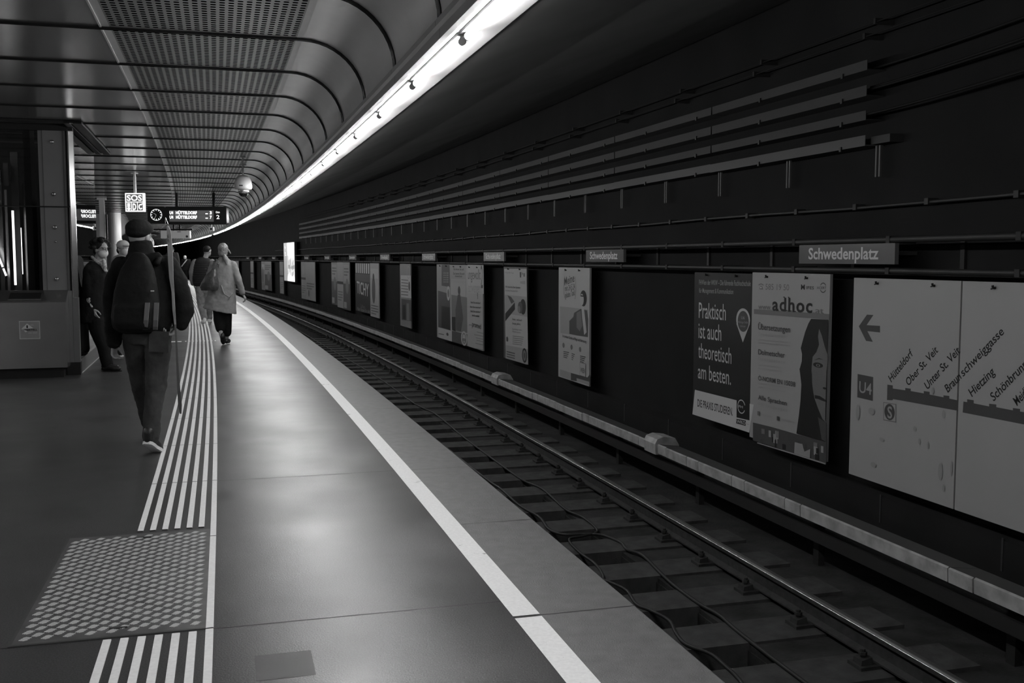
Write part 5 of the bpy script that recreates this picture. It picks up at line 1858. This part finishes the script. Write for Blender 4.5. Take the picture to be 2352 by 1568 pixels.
def f(m):
    R = rotz(atan2(fd.y, fd.x) - pi / 2)
    c = HC + Vector((0, 0, 0.045)) - fd * 0.022
    m.ell(c, 0.10, 0.105, 0.085, R)
    for k in range(46):
        a = rr.uniform(0, 2 * pi); e = rr.uniform(-0.25, 1.45)
        d = Vector((cos(e) * cos(a), cos(e) * sin(a), sin(e)))
        if d.dot(fd) > 0.45 and e < 0.75:
            continue
        m.ell(c + Vector((d.x * 0.118, d.y * 0.118, d.z * 0.100)), 0.034, 0.034, 0.030, nu=8, nv=6)
    m.ell(c - fd * 0.045 - Vector((0, 0, 0.07)), 0.07, 0.045, 0.06, R)


g.cloth('hair', M_HAIRD, f, 0.008, 1)


def f(m):
    R = rotz(atan2(fd.y, fd.x) - pi / 2)
    m.ell(HC + fd * 0.044 - Vector((0, 0, 0.048)), 0.066, 0.062, 0.060, R); m.ell(HC + fd * 0.066 - Vector((0, 0, 0.030)), 0.040, 0.045, 0.040, R)


g.cloth('face_mask', M_MASK, f, 0.006, 2)
sd = Vector((fd.y, -fd.x, 0))
up = Vector((0, 0, 1))
part('glasses', M_BLACK, lambda m: [m.tube([HC + fd * 0.108 + sd * k * 0.032 + up * 0.014 + (sd * cos(t) * 0.024 + up * sin(t) * 0.018) for t in [2 * pi * q / 14 for q in range(15)]], 0.0025, 5, cap=False) for k in (-1, 1)] + [m.tube([HC + fd * 0.105 + sd * 0.055 * k + up * 0.02, HC + sd * 0.084 * k + up * 0.018], 0.0025, 5) for k in (-1, 1)], g.root)
part('mask_strap', M_MASK, lambda m: [m.tube([HC + sd * 0.082 * k + up * -0.0, HC + sd * 0.06 * k + fd * 0.07 - up * 0.02], 0.0025, 5) for k in (-1, 1)], g.root)


def f(m):
    J = J1
    Z = lambda y: J(220, y).z
    X = lambda x, y: J(x, y).x
    m.loft([(X(215, 740), 0, Z(740), 0.185, 0.21), (X(217, 715), 0, Z(715), 0.195, 0.22), (X(219, 680), 0, Z(680), 0.185, 0.21), (X(222, 645), 0, Z(645), 0.165, 0.20), (X(220, 620), 0, Z(620), 0.145, 0.20), (X(219, 607), 0, Z(607), 0.11, 0.13), (X(220, 600), 0, Z(600), 0.075, 0.08)], 26)
    m.chain([(J(205, 622, -0.12), 0.080), (J(204, 655, -0.14), 0.085), (J(206, 679, -0.14), 0.082)], 16)
    m.chain([(J(236, 622, 0.14), 0.075), (J(238, 655, 0.16), 0.08), (J(240, 679, 0.15), 0.078)], 16)


g.cloth('jacket', M_JACKET, f, 0.010, 3, 0.015, 0.09)


def f(m):
    J = J1
    m.chain([(J(207, 678, -0.145), 0.068), (J(208, 690, -0.15), 0.066), (J(212, 703, -0.165), 0.048)], 14)


g.cloth('shirt_cuff', M_PATT, f, 0.007, 2, 0.008, 0.05)


def f(m):
    J = J1
    m.chain([(J(212, 590, -0.02), 0.022), (J(222, 601, -0.06), 0.025), (J(235, 609, -0.08), 0.026), (J(243, 622, -0.09), 0.024)], 12)
    m.chain([(J(238, 598, -0.06), 0.025), (J(241, 612, -0.09), 0.026)], 12)


g.cloth('scarf', M_PATT, f, 0.008, 2, 0.012, 0.04)


def f(m):
    J = J1
    for dy in (-0.09, 0.09):
        m.chain([(J(222, 735, dy), 0.115), (J(224, 755, dy), 0.11), (J(238, 795, dy), 0.088), (J(246, 835, dy), 0.075)], 16)


g.cloth('trousers', M_BLKTROU, f, 0.010, 3, 0.008, 0.08)
for dy, x0 in ((-0.10, 244), (0.10, 240)):
    hh = J1(x0, 843, dy); hh.z = 0.045
    tt = hh + Vector((0.19, -0.06, -0.005))
    sh = g.cloth('shoe', M_SHOE, lambda m: shoe(m, hh, tt, 0.044), 0.008, 2)
    part('sole', M_BLACK, lambda m: sole(m, hh, tt, 0.046, 0.018, 0.044), sh)


# --- simple walkers -------------------------------------------------------------
g = Fig(515, 790, 'person with fair tied back hair in a pale coat and black trousers walking away', 0.011)
J2 = g.J
HC = J2(513, 575, 0.0)


def f(m):
    J = J2
    head(m, HC, (0.1, 1, 0), 1.0, J(513, 600, 0))
    m.loft([(J(512, 700).x, 0, J(512, 700).z, 0.13, 0.09), (J(512, 605).x, 0, J(512, 605).z, 0.15, 0.08), (J(513, 598).x, 0, J(513, 598).z, 0.06, 0.06)], 18)
    m.chain([(J(537, 607), 0.04), (J(548, 643, -0.02), 0.034), (J(558, 675, 0.03), 0.026)], 10)
    m.chain([(J(489, 607), 0.04), (J(478, 640, 0.0), 0.034), (J(482, 625, 0.2), 0.026)], 10)
    hand(m, J(558, 675, 0.03), (0.45, 0.1, -0.9), (0.1, 1, 0), (-0.9, 0, -0.3), 1.0, 0.6, 1)
    hand(m, J(482, 625, 0.2), (0.1, 0.9, 0.2), (0.6, 0, 0.6), (0.2, 0, -0.9), 1.0, 0.8, 1)
    m.chain([(J(503, 705, -0.02), 0.08), (J(504, 738, -0.05), 0.05), (J(508, 770, -0.20), 0.034)], 10)
    m.chain([(J(519, 705, 0.02), 0.08), (J(520, 738, 0.04), 0.05), (J(521, 776, 0.06), 0.034)], 10)


g.cloth('body', M_SKIN, f, 0.008, 2)


def f(m):
    m.ell(HC + Vector((0, -0.02, 0.03)), 0.088, 0.105, 0.105)
    m.ell(HC + Vector((0, -0.06, -0.04)), 0.078, 0.06, 0.085)
    m.chain([(J2(516, 588, -0.10), 0.030), (J2(518, 596, -0.13), 0.032), (J2(521, 606, -0.13), 0.018)], 12)
    m.chain([(J2(525, 575, 0.0), 0.018), (J2(530, 582, -0.02), 0.008)], 8)


g.cloth('hair', M_HAIRL, f, 0.008, 2, 0.01, 0.03)
part('sunglasses', M_BLACK, lambda m: m.tube([J2(504, 560, 0.03), J2(512, 556.5, 0.03), J2(524, 559, 0.03)], 0.012, 8), g.root)


def f(m):
    J = J2
    Z = lambda y: J(512, y).z
    X = lambda x, y: J(x, y).x
    m.loft([(X(505, 714), 0, Z(714), 0.295, 0.22, -0.20), (X(506, 700), 0, Z(700), 0.275, 0.205, -0.10), (X(509, 675), 0, Z(675), 0.245, 0.18), (X(511, 650), 0, Z(650), 0.225, 0.165), (X(512, 625), 0, Z(625), 0.215, 0.15),
            (X(513, 608), 0, Z(608), 0.20, 0.13), (X(513, 601), 0, Z(601), 0.15, 0.10), (X(513, 594), 0, Z(594), 0.085, 0.08), (X(513, 588), 0, Z(588), 0.07, 0.07)], 28)
    m.chain([(J(534, 608, 0), 0.075), (J(541, 625, -0.01), 0.070), (J(548, 645, -0.02), 0.066), (J(556, 671, 0.02), 0.055)], 16)
    m.chain([(J(491, 608, 0), 0.075), (J(479, 640, 0.0), 0.066), (J(482, 628, 0.18), 0.055)], 16)


ct = g.cloth('coat', M_COAT, f, 0.012, 3, 0.026, 0.11)
part('belt_flap', M_COAT, lambda m: m.tube([J2(508, 655, -0.19), J2(515, 675, -0.205), J2(527, 683, -0.20), J2(534, 672, -0.18)], 0.012, 8), ct, True)


def f(m):
    J = J2
    m.chain([(J(503, 705, -0.01), 0.11), (J(503, 735, -0.04), 0.095), (J(506, 754, -0.12), 0.082)], 16)
    m.chain([(J(519, 705, 0.02), 0.11), (J(520, 735, 0.03), 0.095), (J(521, 763, 0.05), 0.082)], 16)


g.cloth('trousers', M_BLKTROU, f, 0.012, 3)
hh, tt = J2(511, 773, -0.24), J2(513, 787, -0.12)
g.cloth('shoe', M_SHOE, lambda m: (shoe(m, hh, tt, 0.046), m.chain([(hh, 0.04), (hh + Vector((0, 0.01, 0.03)), 0.038)], 10)), 0.009, 2)
hh, tt = J2(520, 779, 0.02), J2(526, 781, 0.18)
hh.z = 0.05; tt.z = 0.045
g.cloth('shoe', M_SHOE, lambda m: shoe(m, hh, tt, 0.044), 0.009, 2)
hb = empty('handbag', g.root.location, 0, 'dark grey slouchy leather handbag hanging from the shoulder of the pale coat', 'handbag')
gh = _G(g, hb)


def f(m):
    J = J2
    Z = lambda y: J(493, y).z
    X = lambda x, y: J(x, y).x
    m.loft([(X(491, 666), -0.25, Z(666), 0.14, 0.05), (X(491, 658), -0.25, Z(658), 0.165, 0.085), (X(492, 648), -0.25, Z(648), 0.155, 0.09), (X(495, 635), -0.25, Z(635), 0.115, 0.075), (X(499, 622), -0.24, Z(622), 0.06, 0.045), (X(501, 616), -0.23, Z(616), 0.03, 0.02)], 22)


gh.cloth('bag', M_LEATHER, f, 0.009, 3, 0.016, 0.08)
part('strap', M_LEATHER, lambda m: (m.tube([J2(497, 596, -0.10), J2(499, 603, -0.19), J2(501, 612, -0.24)], 0.014, 8), m.tube([J2(497, 596, -0.10), J2(492, 600, 0.08), J2(488, 612, 0.14)], 0.012, 8)), hb, True)
part('strap_ring', M_BRIGHT, lambda m: [m.tube([J2(500 + 1.5 * sin(k), 601 + 4 * k, -0.235) + Vector((0.018 * cos(t), 0, 0.022 * sin(t))) for t in [2 * pi * q / 10 for q in range(11)]], 0.005, 5, cap=False) for k in range(4)], hb)

g = Fig(470, 745, 'person in a dark quilted vest and light jeans walking beside the pale coat', 0.012)
J3 = g.J
HC = J3(476, 577, 0.0)


def f(m):
    J = J3
    head(m, HC, (0.45, 0.9, 0), 1.0, J(471, 596, 0))
    m.loft([(J(468, 665).x, 0, J(468, 665).z, 0.13, 0.09), (J(467, 600).x, 0, J(467, 600).z, 0.17, 0.09), (J(469, 592).x, 0, J(469, 592).z, 0.06, 0.06)], 18)
    m.chain([(J(447, 603), 0.05), (J(441, 630), 0.042), (J(445, 652, 0.08), 0.03)], 10)
    m.chain([(J(488, 603), 0.05), (J(493, 630), 0.042), (J(490, 652, 0.08), 0.03)], 10)
    hand(m, J(445, 652, 0.08), (0.1, 0.5, -0.8), (0, 0.9, 0.4), (1, 0, 0), 1.0, 0.6, 1)
    hand(m, J(490, 652, 0.08), (-0.1, 0.5, -0.8), (0, 0.9, 0.4), (-1, 0, 0), 1.0, 0.6, 1)
    m.chain([(J(462, 670), 0.085), (J(463, 700, 0.02), 0.055), (J(470, 735, -0.06), 0.036)], 10)
    m.chain([(J(475, 670), 0.085), (J(480, 700, 0.12), 0.055), (J(481, 732, 0.2), 0.036)], 10)


g.cloth('body', M_SKIN, f, 0.009, 2)
g.cloth('hair', M_HAIRD, lambda m: (m.ell(HC + Vector((-0.005, -0.01, 0.055)), 0.085, 0.10, 0.075), m.ell(HC + Vector((-0.01, -0.05, 0.02)), 0.075, 0.05, 0.05)), 0.009, 2)


def f(m):
    J = J3
    Z = lambda y: J(467, y).z
    X = lambda x, y: J(x, y).x
    rows = []
    ys = [592, 597, 603] + [603 + 4.4 * (k + 1) for k in range(12)]
    base = [(591, 0.08), (594, 0.15), (600, 0.21), (612, 0.235), (640, 0.245), (650, 0.24), (657, 0.20)]
    y = 657.0
    while y > 590:
        for (ya, ra), (yb, rb) in zip(base[:-1], base[1:]):
            if ya <= y <= yb:
                r = ra + (rb - ra) * (y - ya) / (yb - ya)
        q = abs(sin((y - 590) / 5.2 * pi))
        r2 = r * (0.955 + 0.045 * q)
        rows.append((X(467, y), 0, Z(y), r2, r2 * 0.62))
        y -= 1.3
    m.loft(rows, 30)


o = MB(); f(o)
o.build('vest', M_VEST, g.root, True)


def f(m):
    J = J3
    m.chain([(J(448, 603), 0.085), (J(441, 625), 0.078), (J(443, 650, 0.06), 0.06)], 14)
    m.chain([(J(487, 603), 0.085), (J(493, 625), 0.078), (J(491, 650, 0.06), 0.06)], 14)


g.cloth('shirt', M_SHIRT, f, 0.011, 3, 0.012, 0.08)


def f(m):
    J = J3
    m.chain([(J(461, 664), 0.125), (J(463, 700, 0.02), 0.095), (J(470, 733, -0.06), 0.066)], 16)
    m.chain([(J(475, 664), 0.125), (J(480, 700, 0.12), 0.095), (J(481, 730, 0.2), 0.066)], 16)


g.cloth('jeans', M_JEANSL, f, 0.011, 3, 0.018, 0.07)
for (x, y, d_, x2, y2, d2) in ((470, 738, -0.12, 464, 744, 0.02), (481, 738, 0.18, 483, 741, 0.34)):
    hh, tt = J3(x, y, d_), J3(x2, y2, d2)
    hh.z = max(hh.z, 0.06); tt.z = max(tt.z, 0.045)
    g.cloth('shoe', M_SHOEW, lambda m: (shoe(m, hh, tt, 0.048), m.chain([(hh, 0.045), (hh + Vector((0, 0, 0.04)), 0.045)], 10)), 0.011, 2)


def walker(bx, by, label, vox, hairm, topm, legm, hx, htop, sx0, sx1, ysh, yhem, yknee, bag=False, cap=None, shoem=None, facing=(0, 1, 0), solem=None, foot=None):
    g = Fig(bx, by, label, vox)
    J = g.J
    k = g.px
    c = J(hx, htop, 0) - Vector((0, 0, 0.125))
    cx = (sx0 + sx1) / 2
    hwid = (sx1 - sx0) / 2 * k

    def f(m):
        head(m, c, facing, 1.0, Vector((J(cx, ysh).x, 0, J(cx, ysh).z)))
        m.loft([(J(cx, yhem).x, 0, J(cx, yhem).z, 0.12, 0.09), (J(cx, ysh + 4).x, 0, J(cx, ysh + 4).z, 0.15, 0.08)], 16)
        zh = J(cx, yhem).z
        for s_ in (-1, 1):
            sh_ = Vector((J(cx, ysh).x + s_ * (hwid - 0.07), 0, J(cx, ysh).z - 0.03))
            m.chain([(sh_, 0.04), (sh_ + Vector((s_ * 0.05, 0, -0.27)), 0.034), (sh_ + Vector((s_ * 0.05, 0.05, -0.50)), 0.026)], 10)
            hand(m, sh_ + Vector((s_ * 0.05, 0.05, -0.50)), (0, 0.1, -1), (0, 1, 0), (-s_, 0, 0), 1.0, 0.5, 1)
            m.chain([(Vector((J(bx, yhem).x + s_ * 0.08, 0, zh)), 0.07), (Vector((s_ * 0.09, 0.03, 0.48)), 0.05), (Vector((s_ * 0.09, 0.10 * s_, 0.09)), 0.034)], 10)
    g.cloth('body', M_SKIN, f, vox * 0.8, 2)

    def f(m):
        Xc = J(cx, ysh).x
        m.loft([(J(bx, yhem).x, 0, J(bx, yhem).z, hwid * 0.80, 0.13), (Xc, 0, J(cx, (ysh + yhem) / 2).z, hwid * 0.80, 0.13), (Xc, 0, J(cx, ysh).z - 0.05, hwid * 0.90, 0.12), (Xc, 0, J(cx, ysh).z, hwid * 0.65, 0.09), (Xc, 0, J(cx, ysh).z + 0.04, 0.07, 0.07)], 22)
        for s_ in (-1, 1):
            sh_ = Vector((J(cx, ysh).x + s_ * (hwid - 0.07), 0, J(cx, ysh).z - 0.04))
            m.chain([(sh_, 0.07), (sh_ + Vector((s_ * 0.05, 0, -0.26)), 0.062), (sh_ + Vector((s_ * 0.05, 0.05, -0.46)), 0.05)], 14)
    g.cloth('jacket', topm, f, vox, 3, 0.012, 0.09)

    def f(m):
        zh = J(cx, yhem).z
        for s_ in (-1, 1):
            m.chain([(Vector((J(bx, yhem).x + s_ * 0.08, 0, zh + 0.02)), 0.11), (Vector((s_ * 0.09, 0.03, 0.48)), 0.085), (Vector((s_ * 0.09, 0.10 * s_, 0.12)), 0.07)], 14)
    g.cloth('trousers', legm, f, vox, 3)
    for s_ in (-1, 1):
        a = Vector((s_ * 0.09, 0.10 * s_, 0.048)); b_ = a + Vector(facing) * 0.17
        sh = g.cloth('shoe', shoem or M_SHOE, lambda m: shoe(m, a, b_, 0.044), vox, 2)
        if solem:
            part('sole', solem, lambda m: sole(m, a, b_, 0.046, 0.02, 0.047), sh)
    fv = Vector(facing)
    if cap:
        g.cloth('cap', cap, lambda m: (m.ell(c + Vector((0, 0, 0.06)), 0.095, 0.11, 0.08), m.ell(c + fv * 0.10 + Vector((0, 0, 0.05)), 0.07, 0.06, 0.014)), vox * 0.8, 2)
    g.cloth('hair', hairm, lambda m: (m.ell(c + Vector((0, 0, 0.045)) - fv * 0.015, 0.085, 0.10, 0.085), m.ell(c - fv * 0.05 - Vector((0, 0, 0.02)), 0.075, 0.05, 0.07)), vox * 0.8, 2)
    return g


gx = walker(283, 816, 'person in a light cap, nearly hidden behind the capped man\'s left shoulder', 0.012, M_HAIRD, mat('pale_top', 0.30, 0.8), M_BLKTROU, 282, 553, 258, 304, 590, 690, 750, cap=mat('light_cap', 0.45, 0.8), solem=M_SOLE, facing=(0.8, -0.6, 0))
gx.cloth('face_mask', M_MASK, lambda m: m.ell(gx.J(282, 553, 0) - Vector((0, 0, 0.165)) + Vector((0.05, -0.037, 0)), 0.06, 0.06, 0.06), 0.008, 2)
gw = walker(424, 655, 'small distant person with short white hair, dark top and a shoulder strap', 0.016, M_HAIRW, M_JACKET, M_BLKTROU, 425, 586.5, 416, 438, 596, 621, 640)
part('shoulder_strap', mat('pale_strap', 0.5, 0.6), lambda m: m.tube([gw.J(429, 596.5, -0.10), gw.J(423, 604, -0.17), gw.J(417, 612, -0.15)], 0.03, 6), gw.root)
walker(396, 690, 'distant person in a dark coat mostly hidden behind the flat stick', 0.016, M_HAIRD, mat('charcoal_coat', 0.03, 0.8), M_BLKTROU, 394, 566, 381, 410, 581, 632, 660)
